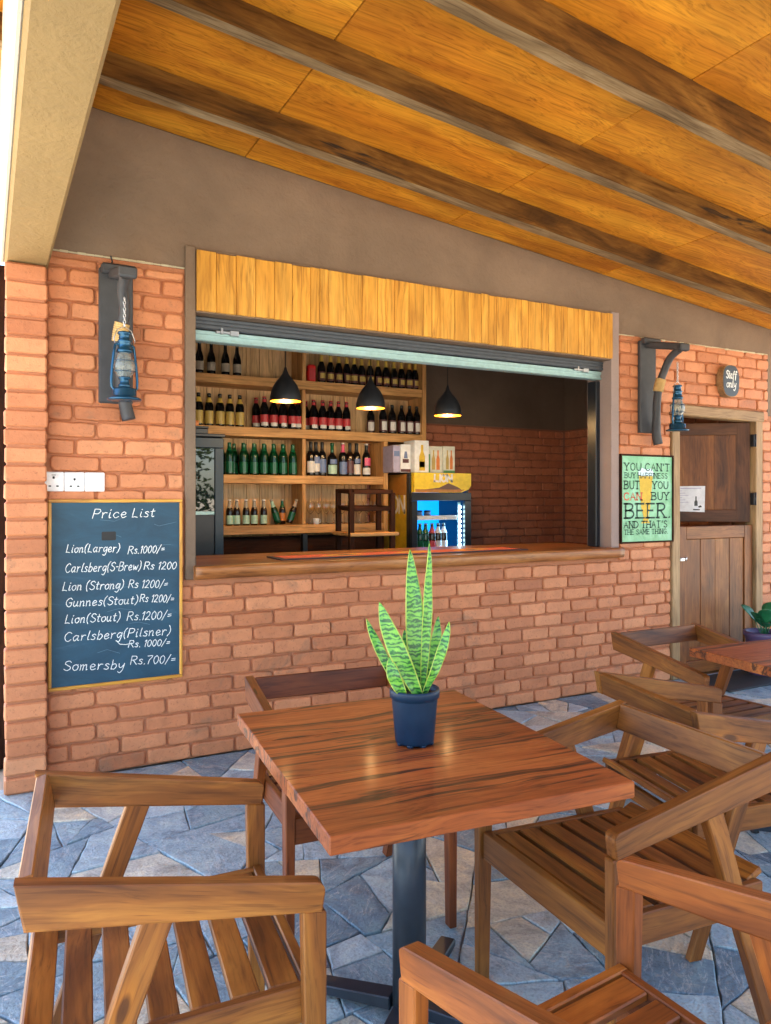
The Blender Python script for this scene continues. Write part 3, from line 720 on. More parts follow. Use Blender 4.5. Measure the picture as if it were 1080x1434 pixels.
# ---------------------------------------------------------------- staff door
dr=thing('staff_door','half open wooden stable door with a rough timber frame at the right end of the wall','door',(5.14,0,0))
ox=-5.14
mb=MB(); mb.bar((4.650+ox,.035,0),(4.650+ox,.035,2.02),(1,0,0),.088,.105,ch=.006); mb.bar((5.630+ox,.035,0),(5.630+ox,.035,2.02),(1,0,0),.088,.105,ch=.006); mb.build('door_frame',M['doorframe'],dr)
mb=MB(); mb.bar((4.60+ox,.032,2.065),(5.68+ox,.032,2.055),(0,1,0),.12,.085,ch=.008); mb.build('frame_head',M['doorframe'],dr)
def leaf(x0,x1,y,z0,z1,rot,parent,name):
    # hinged on its right edge, turned inwards by rot
    hx=x1; o=bpy.data.objects.new
    mb=MB(); c,s=math.cos(rot),math.sin(rot)
    def T(p): dx=p[0]-hx; return (hx+dx*c-(p[1])*s+ox, y+(-dx)*s*1.0+(p[1])*c, p[2])
    def bx_(m,a,b,ya,yb,za,zb,g='z'):
        cc=[T((b if i&1 else a, yb if i&2 else ya, zb if i&4 else za)) for i in range(8)]
        X,Y,Z=Vector((c,-s,0)),Vector((s,c,0)),Vector((0,0,1)); m.hexa(cc,.004,(Z,X,Y) if g=='z' else (X,Y,Z))
    st=.10
    bx_(mb,x0,x0+st,0,.035,z0,z1); bx_(mb,x1-st,x1,0,.035,z0,z1); bx_(mb,x0+st+.0005,x1-st-.0005,.001,.034,z0,z0+st,'x'); bx_(mb,x0+st+.0005,x1-st-.0005,.001,.034,z1-st,z1,'x')
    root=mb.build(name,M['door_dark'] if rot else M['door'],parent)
    mb=MB(); n=4; W_=(x1-x0-2*st)/n
    for i in range(n): bx_(mb,x0+st+i*W_+.001,x0+st+(i+1)*W_-.001,.014-(i%2)*.003,.026,z0+st+.0005,z1-st-.0005)
    mb.build('panel',M['door'],root)
    return root,T
lw,_=leaf(4.698,5.582,.012,.012,1.165,0,dr,'lower_leaf')
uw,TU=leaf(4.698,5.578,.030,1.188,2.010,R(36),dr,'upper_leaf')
uw['label']='upper door leaf swung slightly inwards'
for z in (1.38,1.86):
    mb=MB(); mb.box(5.572+ox,5.594+ox,-.010,.03,z-.05,z+.05,.003); mb.lathe([(.008,-.052),(.008,.052)],10,(5.586+ox,-.012,z)); mb.build('hinge',M['blacksat'],dr)
mb=MB(); mb.box(4.712+ox,4.760+ox,-.004,.013,.90,.925,.003); mb.lathe([(.004,0),(.009,.01),(.009,.03)],10,(4.74+ox,-.03,.905)); mb.build('bolt',M['steel'],dr)
# notice on the upper leaf
nt=thing('paper_notice','white sheet of paper with a small bottle drawing fixed on the upper door leaf','paper notice',(5.10,.26,1.38))
mb=MB()
def pp(x,z,d=0):
    q=TU((x,-.004-d,z)); return (q[0]-ox-5.10,q[1]-.26,q[2]-1.38)
mb.prism([(4.968,1.276),(4.968,1.484),(5.216,1.486),(5.212,1.268)],lambda p:pp(p[0],p[1],.0015),lambda p:pp(p[0],p[1],0)); mb.build('sheet',M['paper'],nt)
mb=MB()
for i in range(6): mb.ribbon([(4.978,1.445-i*.019),(5.03+.025*((i*37)%3),1.446-i*.019)],.004,lambda p:pp(p[0],p[1],.003))
mb.ribbon([(5.02,1.466),(5.18,1.468)],.006,lambda p:pp(p[0],p[1],.003)); mb.build('printed_lines',M['carton_lilac'],nt)
mb=MB(); mb.prism([(5.13,1.32),(5.155,1.32),(5.155,1.355),(5.147,1.37),(5.147,1.40),(5.138,1.40),(5.138,1.37),(5.13,1.355)],lambda p:pp(p[0],p[1],.003),lambda p:pp(p[0],p[1],.001))
mb.prism([(5.165,1.305),(5.19,1.31),(5.18,1.325),(5.16,1.318)],lambda p:pp(p[0],p[1],.003),lambda p:pp(p[0],p[1],.001)); mb.prism([(5.12,1.285),(5.17,1.283),(5.175,1.292),(5.12,1.295)],lambda p:pp(p[0],p[1],.003),lambda p:pp(p[0],p[1],.001)); mb.build('printed_bottle',M['black'],nt)
mb=MB(); mb.box(-.33,.33,-.20,.20,0,.012,.004); dm=mb.build('doormat',M['rubber']); dm.location=(5.0,-.27,.004); tag(dm,'black rubber doormat on the stone floor before the staff door','doormat')

# ---------------------------------------------------------------- serving window: track, counter
sv=thing('serving_window','grey roller track with a pale aluminium bottom bar across the top of the serving opening','window track',(2.48,.12,2.24))
oy=-.12; sx_=-2.48; oz=-2.24
mb=MB(); mb.box(.992+sx_,3.983+sx_,.075+oy,.215+oy,2.318+oz,2.384+oz,.003)
for i in range(3): mb.box(.992+sx_,3.983+sx_,.066+oy,.076+oy,2.322+.021*i+oz,2.338+.021*i+oz,.002)
mb.build('track_housing',M['profile'],sv)
mb=MB(); mb.box(.9925+sx_,3.9825+sx_,.090+oy,.150+oy,2.254+oz,2.314+oz,.004); mb.box(.9925+sx_,3.9825+sx_,.082+oy,.091+oy,2.256+oz,2.266+oz,.002); mb.box(.9925+sx_,3.9825+sx_,.084+oy,.091+oy,2.290+oz,2.312+oz,.002); mb.build('bottom_bar',M['alu'],sv)
for x in (1.19,3.78):
    mb=MB(); mb.box(x-.07+sx_,x+.06+sx_,.066+oy,.082+oy,2.300+oz,2.316+oz,.003); mb.box(x+.01+sx_,x+.06+sx_,.060+oy,.083+oy,2.292+oz,2.322+oz,.003); mb.box(x-.045+sx_,x-.03+sx_,.06+oy,.08+oy,2.296+oz,2.332+oz,.003); mb.build('latch',M['steel'],sv)
for x0,x1 in ((.9905,1.004),(3.945,3.9845)):
    mb=MB(); mb.box(x0+sx_,x1+sx_,.10+oy,.19+oy,1.031+oz,2.245+oz,.003,'z'); mb.build('side_rail',M['blacksat'],sv)

ct=MB(); n=60; rs=random.Random(5)
def edge(x): return -.064+.006*noise.noise(Vector((x*1.7,3,1)))+.003*noise.noise(Vector((x*6,8,1)))
rings=[]
for i in range(n+1):
    x=.978+(4.066-.978)*i/n; e=edge(x); b=.012*noise.noise(Vector((x*1.3,9,4)))
    zt=1.030
    prof=[(.66,.958),(e+.022+b*.6,.957),(e+.008+b*.5,.962),(e+.002,.985+b),(e,1.010+b*.5),(e+.004,1.024),(e+.013,zt),(.3,zt),(.66,zt)]
    rings.append([ct.vert((x,y,z),(x,y*1.0+ (0 if k<6 else .02),z)) for k,(y,z) in enumerate(prof)])
for a,b in zip(rings,rings[1:]):
    for k in range(9):
        j=(k+1)%9; ct.face((a[k],a[j],b[j],b[k])[::-1],k in (1,2,3,4,5))
ct.face(rings[0]); ct.face(rings[-1][::-1])
co=ct.build('bar_counter',M['counter']); tag(co,'thick polished live edge timber counter slab along the serving opening','counter')
# bar runner
rn=thing('bar_runner','long black bar mat printed with coral and amber fields on the counter','bar mat',(2.4,.2,1.0305))
mb=MB(); mb.box(-.90,.90,-.125,.125,0,.006,.002); mb.build('rubber_base',M['mat_black'],rn)
mb=MB(); mb.box(-.86,.86,-.085,.105,.0062,.0072,.0003); mb.build('coral_print',M['mat_coral'],rn)
mb=MB()
for x in (-.45,.05,.5): mb.prism([(x-.16,-.03),(x-.05,.06),(x+.12,.07),(x+.16,0),(x+.02,-.05)],lambda p:(p[0],p[1],.0082),lambda p:(p[0],p[1],.0071))
mb.build('amber_print',M['mat_amber'],rn)
mb=MB()
for x in (-.45,.5): mb.prism([(x-.07,-.01),(x+.03,.03),(x+.09,.0),(x+.01,-.03)],lambda p:(p[0],p[1],.0092),lambda p:(p[0],p[1],.0081))
mb.build('dark_print',M['brown_print'],rn)

# ---------------------------------------------------------------- wall brackets and hurricane lanterns
def bracket(x,label,px):
    t=thing('lantern_bracket',label,'lantern bracket',(x,0,1.87))
    mb=MB(); mb.box(-.082,.082,-.034,-.001,0,.68,.006,'z'); mb.build('back_plate',M['greywood'],t)
    mb=MB(); mb.bar((-.01,-.03,.652),(px,-.345,.585),(1,0,0),.06,.05,.05,.05,ch=.008); mb.bar((px-.035,-.325,.588),(px+.05,-.335,.584),(0,1,0),.045,.05,ch=.008)
    mb.bar((-.075,-.05,.672),(.095,-.05,.672),(0,1,0),.05,.05,ch=.01); mb.build('arm',M['greywood'],t)
    mb=MB(); P0=[(.055,-.075,-.085),(.035,-.075,0),(.01,-.10,.12),(.0,-.115,.24),(.005,-.13,.34),(.02,-.16,.44),(px*.6,-.23,.53),(px*.9,-.31,.575)]
    q=[Vector(P0[0])]+[Vector(p) for p in P0]+[Vector(P0[-1])]; pts=[]
    for i in range(1,len(q)-2):
        for k in range(5):
            u=k/5; a,b,c_,d=q[i-1],q[i],q[i+1],q[i+2]; pts.append(.5*(2*b+(c_-a)*u+(2*a-5*b+4*c_-d)*u*u+(3*b-a-3*c_+d)*u**3))
    pts.append(Vector(P0[-1]))
    mb.tube(pts,lambda u:.034-.012*u if u<.25 else .030-.004*u,8,smooth=True); mb.build('strut',M['greywood'],t)
    i0=len(pts)*52//100
    mb=MB()
    for k in range(9):
        a=pts[min(i0+k//2,len(pts)-2)]; b=pts[min(i0+k//2+1,len(pts)-1)]; p=a+(b-a)*((k%2)*.5); d=(b-a).normalized(); u=d.orthogonal().normalized(); v=d.cross(u)
        mb.tube([p+(u*math.cos(w_*math.pi/6)+v*math.sin(w_*math.pi/6))*.031 for w_ in range(12)],.007,6,closed=True)
    mb.build('rope_wrap',M['rope'],t); return t
bracket(.583,'grey timber lantern bracket with roped strut on the brick left of the serving opening',.0)
bracket(4.335,'grey timber lantern bracket with roped strut on the brick near the staff door',.015)
def lantern(label,loc,rz):
    t=thing('hurricane_lantern',label,'lantern',loc,rz)
    def L_(name,prof,m,seg=24,**k):
        mb=MB(); mb.lathe(prof,seg,**k); return mb.build(name,m,t)
    L_('fuel_tank',[(.030,.0),(.078,.002),(.080,.008),(.060,.018),(.056,.022),(.056,.048),(.050,.058),(.030,.062)],M['bluemetal'])
    L_('burner',[(.028,.060),(.030,.075),(.024,.080),(.022,.098),(.030,.104),(.030,.112)],M['bluemetal'])
    mb=MB(); mb.lathe([(.028,.112),(.044,.135),(.050,.160),(.044,.190),(.032,.215),(.028,.228)],24,cap0=False,cap1=False); mb.lathe([(.0265,.228),(.0305,.215),(.0425,.190),(.0485,.160),(.0425,.135),(.0265,.112)],24,cap0=False,cap1=False); mb.build('globe',M['lampglass'],t)
    L_('wick',[(.006,.105),(.010,.118),(.009,.150),(.004,.165)],M['paper'],10)
    L_('chimney',[(.030,.226),(.038,.230),(.038,.240),(.031,.246),(.029,.275),(.034,.280),(.026,.290),(.024,.312),(.033,.318),(.030,.326),(.006,.332)],M['bluemetal'])
    for s in (-1,1):
        mb=MB(); mb.tube([(s*.050,0,.050),(s*.062,0,.062),(s*.064,0,.09),(s*.060,0,.15),(s*.052,0,.22),(s*.046,0,.262),(s*.028,0,.268)],.0065,8); mb.build('side_tube',M['bluemetal'],t)
    mb=MB()
    for z in (.135,.185):
        mb.tube([(.0535*math.cos(a*math.pi/10),.0535*math.sin(a*math.pi/10),z+(.012 if a%10 in (0,) else 0)) for a in range(20)],.0018,5,closed=True)
    mb.build('wire_guard',M['bluemetal'],t)
    mb=MB(); mb.tube([(-.040,0,.25),(-.052,0,.29),(-.035,0,.335),(0,0,.355),(.035,0,.335),(.052,0,.29),(.040,0,.25)],.0022,6); mb.build('bail_handle',M['steel'],t)
    mb=MB(); n=9
    for i in range(n):
        z=.360+i*.0155; r=[]
        for k in range(10):
            a=2*math.pi*k/10; u=.0055*math.cos(a); v=.0105*math.sin(a)
            r.append((u,0,z+v) if i%2 else (0,u,z+v))
        mb.tube(r,.0022,5,closed=True)
    mb.build('chain',M['steel'],t); return t
lantern('blue hurricane lantern hanging from the bracket above the chalkboard',(.583,-.285,1.855+.0),R(15))
lantern('blue hurricane lantern hanging beside the staff door above the beer poster',(4.338,-.295,1.862),R(10))
mb=MB(); mb.tube([(.560,-.006,2.62),(.567,-.012,2.59),(.560,-.012,2.575),(.575,-.03,2.555)],.004,6); cb=mb.build('cable',M['black']); tag(cb,'short dark cable coming out of the brick over the left lantern bracket','cable')
# ---------------------------------------------------------------- shelving
sh=thing('bar_shelf','pine shelving full of bottles along the back wall of the bar','shelf unit',(2.5,2.2,0)); ox,oy=-2.5,-2.2
def sbox(name,m,*a,**k):
    mb=MB(); a=list(a); mb.box(a[0]+ox,a[1]+ox,a[2]+oy,a[3]+oy,a[4],a[5],.003,k.get('g','x')); return mb.build(name,m,sh)
SZ=(2.405,1.98,1.58,1.155)
SY0,SY1=2.05,2.325
sbox('shelf_board',M['shelf'],1.30,3.628,SY0,SY1,SZ[0]-.075,SZ[0]); sbox('shelf_board',M['shelf'],1.30,3.628,SY0,SY1,SZ[1]-.078,SZ[1])
sbox('shelf_board',M['shelf'],1.30,3.215,SY0,SY1,SZ[2]-.072,SZ[2]); sbox('shelf_board',M['shelf'],1.30,3.215,SY0,SY1,SZ[3]-.075,SZ[3])
sbox('upright',M['shelf'],3.629,3.672,SY0-.004,SY1,1.88,2.82,g='z'); sbox('upright',M['shelf'],3.216,3.262,SY0-.004,SY1,1.05,SZ[1]-.079,g='z')
for a,b in ((SZ[0]+.001,2.82),(SZ[1]+.001,SZ[0]-.076),(SZ[2]+.001,SZ[1]-.079),(SZ[3]+.001,SZ[2]-.073)): sbox('upright',M['shelf'],2.425,2.458,SY0+.012,SY1,a,b,g='z')
mb=MB(); x=1.30; rs=random.Random(6)
while x<3.668:
    b=min(x+.118,3.668); hi=2.82; lo=1.05 if b<3.26 else 1.9
    mb.box(x+.001+ox,b-.0015+ox,SY1+.001+oy,SY1+.018+oy,lo,hi,.003,'z'); x=b
mb.build('back_planks',M['shelfback'],sh)
sbox('cabinet_base',M['rack'],1.62,3.26,2.12,2.32,.02,1.045); sbox('cabinet_post',M['blacksat'],2.43,2.475,2.06,2.115,.02,1.075)

# ---------------------------------------------------------------- bottles
BP={'beer':[(.030,0),(.0355,.004),(.0365,.012),(.0365,.160),(.034,.178),(.024,.205),(.0165,.222),(.0145,.255),(.0155,.258),(.0155,.268),(.013,.270)],
'stout':[(.030,0),(.034,.004),(.035,.012),(.035,.125),(.033,.145),(.025,.172),(.017,.195),(.0145,.225),(.013,.252),(.0145,.254),(.0145,.264),(.012,.266)],
'wine':[(.030,0),(.0365,.004),(.0375,.014),(.0375,.180),(.034,.198),(.022,.218),(.0150,.232),(.0140,.285),(.0155,.288),(.0155,.300),(.0135,.302)],
'spirit':[(.034,0),(.0425,.005),(.044,.012),(.044,.150),(.040,.172),(.022,.198),(.015,.212),(.0145,.270),(.0165,.272),(.0165,.296),(.014,.298)],
'small':[(.024,0),(.0285,.004),(.0295,.010),(.0295,.115),(.027,.132),(.019,.155),(.0135,.172),(.0125,.205),(.0135,.207),(.0135,.217),(.011,.219)]}
def ring(mb,prof,z0,z1,e,seg=16,a0=None,a1=None):
    # a sleeve following the bottle's outline between two heights
    def rad(z):
        for (r0,h0),(r1,h1) in zip(prof,prof[1:]):
            if h0<=z<=h1: return r0+(r1-r0)*(z-h0)/(h1-h0 or 1)
        return prof[-1][0]
    zs=sorted({z0,z1}|{h for _,h in prof if z0<h<z1})
    if a0 is None: mb.lathe([(rad(z)+e,z) for z in zs],seg,cap0=False,cap1=False)
    else:
        n=8; rows=[[mb.vert(((rad(z)+e)*math.cos(a0+(a1-a0)*k/n),(rad(z)+e)*math.sin(a0+(a1-a0)*k/n),z)) for k in range(n+1)] for z in zs]
        for a,b in zip(rows,rows[1:]):
            for k in range(n): mb.face((a[k],a[k+1],b[k+1],b[k]),True)
def bottle(shape,glass_,label=None,lz=None,neck=None,cap='black_cap',neckz=None,extra=None):
    p=BP[shape]; mb=MB(); mb.lathe(p,16); b=mb.build('bottle',M[glass_])
    h=p[-1][1]
    if label:
        mb=MB(); ring(mb,p,lz[0],lz[1],.0008,16,R(-170),R(-10)) if shape!='beer' else ring(mb,p,lz[0],lz[1],.0008); mb.build('label',M[label],b)
    if extra:
        mb=MB(); ring(mb,p,extra[1],extra[2],.0016,16,R(-140),R(-40)); mb.build('label_band',M[extra[0]],b)
    if neck:
        nz=neckz or (h-.085,h-.016); mb=MB(); ring(mb,p,nz[0],nz[1],.0009); mb.build('neck_foil',M[neck],b)
    mb=MB(); ring_r=p[-2][0]+.001; mb.lathe([(ring_r,h-.014),(ring_r,h-.002),(ring_r*.7,h+.001)],14,cap0=False); mb.build('cap',M[cap],b)
    return b
used={}
def row(key,maker,xs,z,lab_fn,group,y=2.13,jit=.006,tilt=None):
    src=None
    for i,x in enumerate(xs):
        if src is None: src=b=maker()
        else: b=copy_tree(src)
        yy=y[i] if isinstance(y,(list,tuple)) else y
        b.location=(x,yy+random.uniform(-jit,jit),z+.0006); b.rotation_euler=(0,0,random.uniform(-.35,.35)) if not tilt else (0,tilt[i],random.uniform(-.2,.2))
        tag(b,lab_fn(i,len(xs)),'bottle',group)
random.seed(31)
def nth(i,n): return 'leftmost' if i==0 else ('rightmost' if i==n-1 else ORD[i])
row('a',lambda:bottle('stout','blackglass','silver_label',(.03,.10),None,'black_cap'),(1.546,1.646,1.764,1.864),SZ[0],lambda i,n:f'{nth(i,n)} of the four dark silver-labelled bottles on the top left shelf','silver labelled bottles on the top left shelf')
row('b',lambda:bottle('stout','blackglass','dark_label',(.02,.10),'gold_foil','black_cap',(.190,.250),extra=('gold_label',.04,.085)),(2.632,2.722,2.803,2.881,2.956,3.035,3.116,3.201,3.283,3.37,3.451,3.532,3.600),SZ[0],
    lambda i,n:f'{nth(i,n)} of the gold-necked black bottles on the top shelf','gold necked black bottles on the top shelf')
row('c',lambda:bottle('beer','blackglass','gold_label',(.018,.125),'gold_foil','black_cap',(.195,.235)),(1.54,1.629,1.718,1.803,1.889),SZ[1],lambda i,n:f'{nth(i,n)} of the five gold-labelled bottles on the second shelf','gold labelled bottles on the second shelf')
mk=lambda:bottle('beer','blackglass','red_label',(.045,.115),'red_label','red_cap',(.222,.246),extra=('white_label',.020,.05))
row('d',mk,(2.096,2.179,2.264,2.352,2.405),SZ[1],lambda i,n:f'{nth(i,n)} front red-labelled bottle left of the shelf divider','red labelled bottles left of the divider',y=2.11,jit=.003)
row('d2',mk,(2.06,2.14,2.225,2.31),SZ[1],lambda i,n:f'{nth(i,n)} red-capped bottle in the rear row left of the shelf divider','red labelled bottles left of the divider',y=2.22,jit=.003)
row('e',mk,(2.55,2.636,2.715,2.792,2.87),SZ[1],lambda i,n:f'{nth(i,n)} front red-labelled bottle right of the shelf divider','red labelled bottles right of the divider',y=2.11,jit=.003)
row('e2',mk,(2.52,2.605,2.69,2.765),SZ[1],lambda i,n:f'{nth(i,n)} red-capped bottle in the rear row right of the shelf divider','red labelled bottles right of the divider',y=2.22,jit=.003)
row('f',lambda:bottle('beer','blackglass','dark_label',(.02,.125),None,'black_cap',extra=('white_label',.03,.11)),(3.242,3.34,3.439,3.524,3.605),SZ[1],lambda i,n:f'{nth(i,n)} front white-labelled dark bottle at the right end of the second shelf','white labelled dark bottles',y=2.11,jit=.003)
row('f2',lambda:bottle('beer','blackglass','dark_label',(.02,.125),None,'black_cap',extra=('white_label',.03,.11)),(3.17,3.30,3.40),SZ[1],lambda i,n:f'{nth(i,n)} white-labelled dark bottle in the rear row of the second shelf','white labelled dark bottles',y=2.22,jit=.003)
row('g',lambda:bottle('beer','greenglass','green_label',(.02,.11),'green_label','green_label',(.205,.262)),(1.80,1.92,2.011,2.099,2.186,2.27,2.362),SZ[2],lambda i,n:f'{nth(i,n)} of the seven green bottles on the third shelf','green bottles on the third shelf',jit=.003)
row('g2',lambda:bottle('beer','greenglass','green_label',(.02,.11),'green_label','green_label',(.205,.262)),(1.76,1.87,1.965,2.055,2.145,2.23,2.32),SZ[2],lambda i,n:f'{nth(i,n)} green bottle in the rear row of the third shelf','green bottles on the third shelf',y=2.235,jit=.003)
for (x,sp,gl,lb,lz,nk,cp,ex,txt) in ((2.537,'wine','blackglass','white_label',(.03,.13),'black_cap','black_cap',None,'dark wine bottle with a white label beside the shelf divider'),
 (2.585,'wine','blackglass','white_label',(.04,.14),'black_cap','black_cap',('blue_label',.11,.17),'dark wine bottle with a blue band over its white label'),
 (2.645,'wine','blackglass','blue_label',(.03,.15),'black_cap','black_cap',None,'dark wine bottle with a blue label left of the square-shouldered spirit bottle'),
 (2.742,'spirit','blackglass','mint_label',(.02,.10),'green_label','green_label',('blue_label',.11,.15),'square-shouldered spirit bottle with a pale green label on the third shelf'),
 (2.848,'wine','blackglass','blue_label',(.02,.13),'pink_label','white_label',None,'wine bottle with a pink and white neck on the third shelf'),
 (2.918,'wine','brownglass','dark_label',(.03,.14),'black_cap','black_cap',None,'brown wine bottle with a dark red label right of the pink-necked one'),
 (2.985,'wine','blackglass','white_label',(.02,.11),'black_cap','black_cap',('blue_label',.12,.16),'dark wine bottle with a white label left of the pink-labelled one'),
 (3.085,'wine','blackglass','white_label',(.02,.08),'black_cap','white_label',('pink_label',.10,.17),'dark wine bottle with a bright pink label on the third shelf')):
    b=bottle(sp,gl,lb,lz,nk,cp,extra=ex); b.location=(x,2.14,SZ[2]+.0006); b.rotation_euler=(0,0,random.uniform(-.2,.2)); tag(b,txt,'bottle')
row('i',lambda:bottle('small','brownglass','mint_label',(.012,.085),'silver_label','white_label',(.150,.20)),(1.80,1.861,1.942,2.014,2.099),SZ[3],lambda i,n:f'{nth(i,n)} upright small bottle with a pale arched label on the bottom shelf','small arched label bottles',jit=.002)
for x,y,tl,gl,lb,nk,txt in ((2.225,2.12,-.30,'greenglass','green_label','mint_label','small green bottle leaning left on the bottom shelf'),(2.277,2.16,0.0,'brownglass','orange_drink','green_label','small bottle with an orange label standing among the leaning ones'),(2.325,2.12,.33,'brownglass','green_label','silver_label','small brown bottle leaning right towards the shelf divider')):
    b=bottle('small',gl,lb,(.03,.10),nk,'silver_label',(.150,.20)); b.location=(x,y,SZ[3]+.002+.029*abs(math.sin(tl))); b.rotation_euler=(0,tl,0); tag(b,txt,'bottle','small bottles leaning on the bottom shelf')
tn=MB(); tn.box(-.036,.036,-.03,.03,0,.155,.012); tn=tn.build('tea_tin',M['red_tin']); tn.location=(2.535,2.13,SZ[0]+.0005); tag(tn,'red tin beside the gold-necked bottles on the top shelf','tin')
tl=MB(); tl.box(-.029,.029,-.0315,-.0302,.02,.12,.0005); tl.build('label',M['red_label'],tn)
# stemmed glasses
def wineglass():
    mb=MB(); pr=[(.030,0),(.031,.002),(.008,.008),(.004,.016),(.004,.085),(.012,.095),(.030,.115),(.037,.145),(.034,.185),(.030,.200)]
    mb.lathe(pr,20,cap1=False); mb.lathe([(.0285,.200),(.0325,.185),(.0355,.145),(.0285,.117),(.010,.098)],20,cap0=False,cap1=False); return mb.build('wine_glass',M['glass'])
g0=None; gx=(2.53,2.605,2.681,2.755,2.835,2.925,3.01,3.09,3.165)
for i,x in enumerate(gx):
    g0_=wineglass() if g0 is None else copy_tree(g0); g0=g0 or g0_
    g0_.location=(x,2.13,SZ[3]+.0006); tag(g0_,f'{nth(i,len(gx))} of the clear stemmed glasses on the bottom shelf','wine glass','stemmed glasses on the bottom shelf')
mb=MB(); mb.lathe([(.022,0),(.026,.004),(.028,.05),(.026,.052),(.022,.008)],16,cap1=False); cu=mb.build('small_cup',M['white']); cu.location=(2.56,2.075,SZ[3]+.0006); tag(cu,'small white cup before the stemmed glasses','cup')
mb=MB(); mb.tube([(.027,0,.012),(.042,0,.016),(.043,0,.036),(.027,0,.042)],.003,6); mb.build('handle',M['white'],cu)

# ---------------------------------------------------------------- lit drinks cooler
fr_=thing('drinks_cooler','lit glass fronted drinks cooler with yellow header lettered LION','fridge',(3.665,2.02,0)); ox,oy=-3.665,-2.02
def fbox(name,m,x0,x1,y0,y1,z0,z1,ch=.004,par=None):
    mb=MB(); mb.box(x0+ox,x1+ox,y0+oy,y1+oy,z0,z1,ch); return mb.build(name,m,par or fr_)
X0_,X1_=3.345,3.985
mb=MB()
for a in ((X0_,X1_,1.80,2.30,.04,.10),(X0_,X1_,1.80,2.30,1.575,1.615),(X0_,X0_+.03,1.80,2.30,.1005,1.5745),(X1_-.03,X1_,1.80,2.30,.1005,1.5745)): mb.box(a[0]+ox,a[1]+ox,a[2]+oy,a[3]+oy,a[4],a[5],.003)
mb.build('body',M['blacksat'],fr_)
fbox('back_panel',M['coolerback'],X0_+.0305,X1_-.0305,2.27,2.295,.101,1.574)
fbox('side_sticker',M['fridge_yellow'],X0_-.003,X0_-.0005,1.85,2.28,.06,1.41)
s=fbox('side_sticker',M['fridge_orange'],X0_-.003,X0_-.0005,1.85,2.28,1.4105,1.60)
mb=MB(); q=lambda p:(X0_-.0045+ox,2.28-p[0]+oy,p[1]); write(mb,"LION",.02,.40,1.25,.15,q,.028,slant=0); mb.build('side_lettering',M['lettering_white'],fr_)
mb=MB(); mb.prism([(X0_+.02,1.435),(X1_-.12,1.435),(X1_-.04,1.462),(X1_-.01,1.50),(X1_-.01,1.612),(X0_+.02,1.612)],lambda p:(p[0]+ox,1.745+oy,p[1]),lambda p:(p[0]+ox,1.80+oy,p[1])); hd=mb.build('header_panel',M['yellow_print'],fr_)
mb=MB(); mb.prism([(X0_+.12,1.462),(X0_+.28,1.478),(X0_+.38,1.520),(X0_+.48,1.485),(X0_+.52,1.462)],lambda p:(p[0]+ox,1.7435+oy,p[1]),lambda p:(p[0]+ox,1.7455+oy,p[1])); mb.build('printed_hill',M['brown_print'],hd)
mb=MB(); mb.prism([(X0_+.03,1.438),(X1_-.14,1.438),(X1_-.08,1.461),(X0_+.03,1.465)],lambda p:(p[0]+ox,1.7436+oy,p[1]),lambda p:(p[0]+ox,1.7455+oy,p[1])); mb.build('printed_field',M['fridge_orange'],hd)
mb=MB(); write(mb,"LION",X0_+.225+ox,X0_+.415+ox,1.535,.060,lambda p:(p[0],1.7415+oy,p[1]),.019,slant=0); mb.build('lettering',M['lettering_white'],hd)
dfr=MB()
for a in ((X0_,X1_,1.755,1.795,1.36,1.434),(X0_,X1_,1.755,1.795,.10,.16),(X0_,X0_+.06,1.755,1.795,.1605,1.3595),(X1_-.07,X1_,1.755,1.795,.1605,1.3595)): dfr.box(a[0]+ox,a[1]+ox,a[2]+oy,a[3]+oy,a[4],a[5],.004)
dfr=dfr.build('door',M['blacksat'],fr_)
for z in (1.215,.88,.55): fbox('wire_shelf',M['alu'],X0_+.032,X1_-.032,1.83,2.25,z-.012,z,.003)
fbox('price_rail',M['carton_white'],X0_+.062,X1_-.12,1.806,1.818,1.185,1.225,.002)
fbox('led_housing',M['alu'],X1_-.112,X1_-.078,1.812,1.828,.17,1.35,.003)
mb=MB()
for k in range(26): mb.lathe([(.010,-.012),(.012,0),(.010,.012)],8,(X1_-.095+ox,1.805+oy,.20+k*.044))
mb.build('led_strip',M['led'],fr_)
ml=bpy.data.lights.new('cooler_light','AREA'); ml.shape='RECTANGLE'; ml.size=.04; ml.size_y=1.1; ml.energy=.9; ml.color=(.25,.6,1)
lo_=bpy.data.objects.new('cooler_light',ml); C.objects.link(lo_); lo_.parent=fr_; lo_.location=(X1_-.13-3.665,1.86-2.02,.78); lo_.rotation_euler=(R(90),0,R(60)); 
for i,(x,gl,lb) in enumerate(((3.44,'blackglass','gold_label'),(3.515,'greenglass','green_label'),(3.575,'greenglass','green_label'),(3.645,'brownglass','red_label'),(3.71,'brownglass','white_label'),(3.77,'brownglass','white_label'))):
    b=bottle('beer',gl,lb,(.03,.11),lb,'silver_label',(.18,.24)); b.location=(x,1.90,.881); tag(b,('gold-labelled bottle at the left inside the lit cooler','left of two green bottles inside the lit cooler','right of two green bottles inside the lit cooler','brown red-labelled bottle inside the lit cooler','brown white-labelled bottle inside the lit cooler','brown white-labelled bottle beside the light strip inside the cooler')[i],'bottle','bottles inside the lit cooler')
for i,x in enumerate((3.45,3.54,3.63)):
    mb=MB(); mb.lathe([(.030,0),(.033,.004),(.033,.05),(.030,.054)],16); b=mb.build('can_pack',M['mat_black']); b.location=(x,1.96,1.216); tag(b,f'{("left","middle","right")[i]} of three dark cans lying low on the cooler upper shelf','can','dark cans in the cooler')
    mb=MB(); mb.lathe([(.0335,.012),(.0335,.038)],16,cap0=False,cap1=False); mb.build('label',M['blue_label'],b)
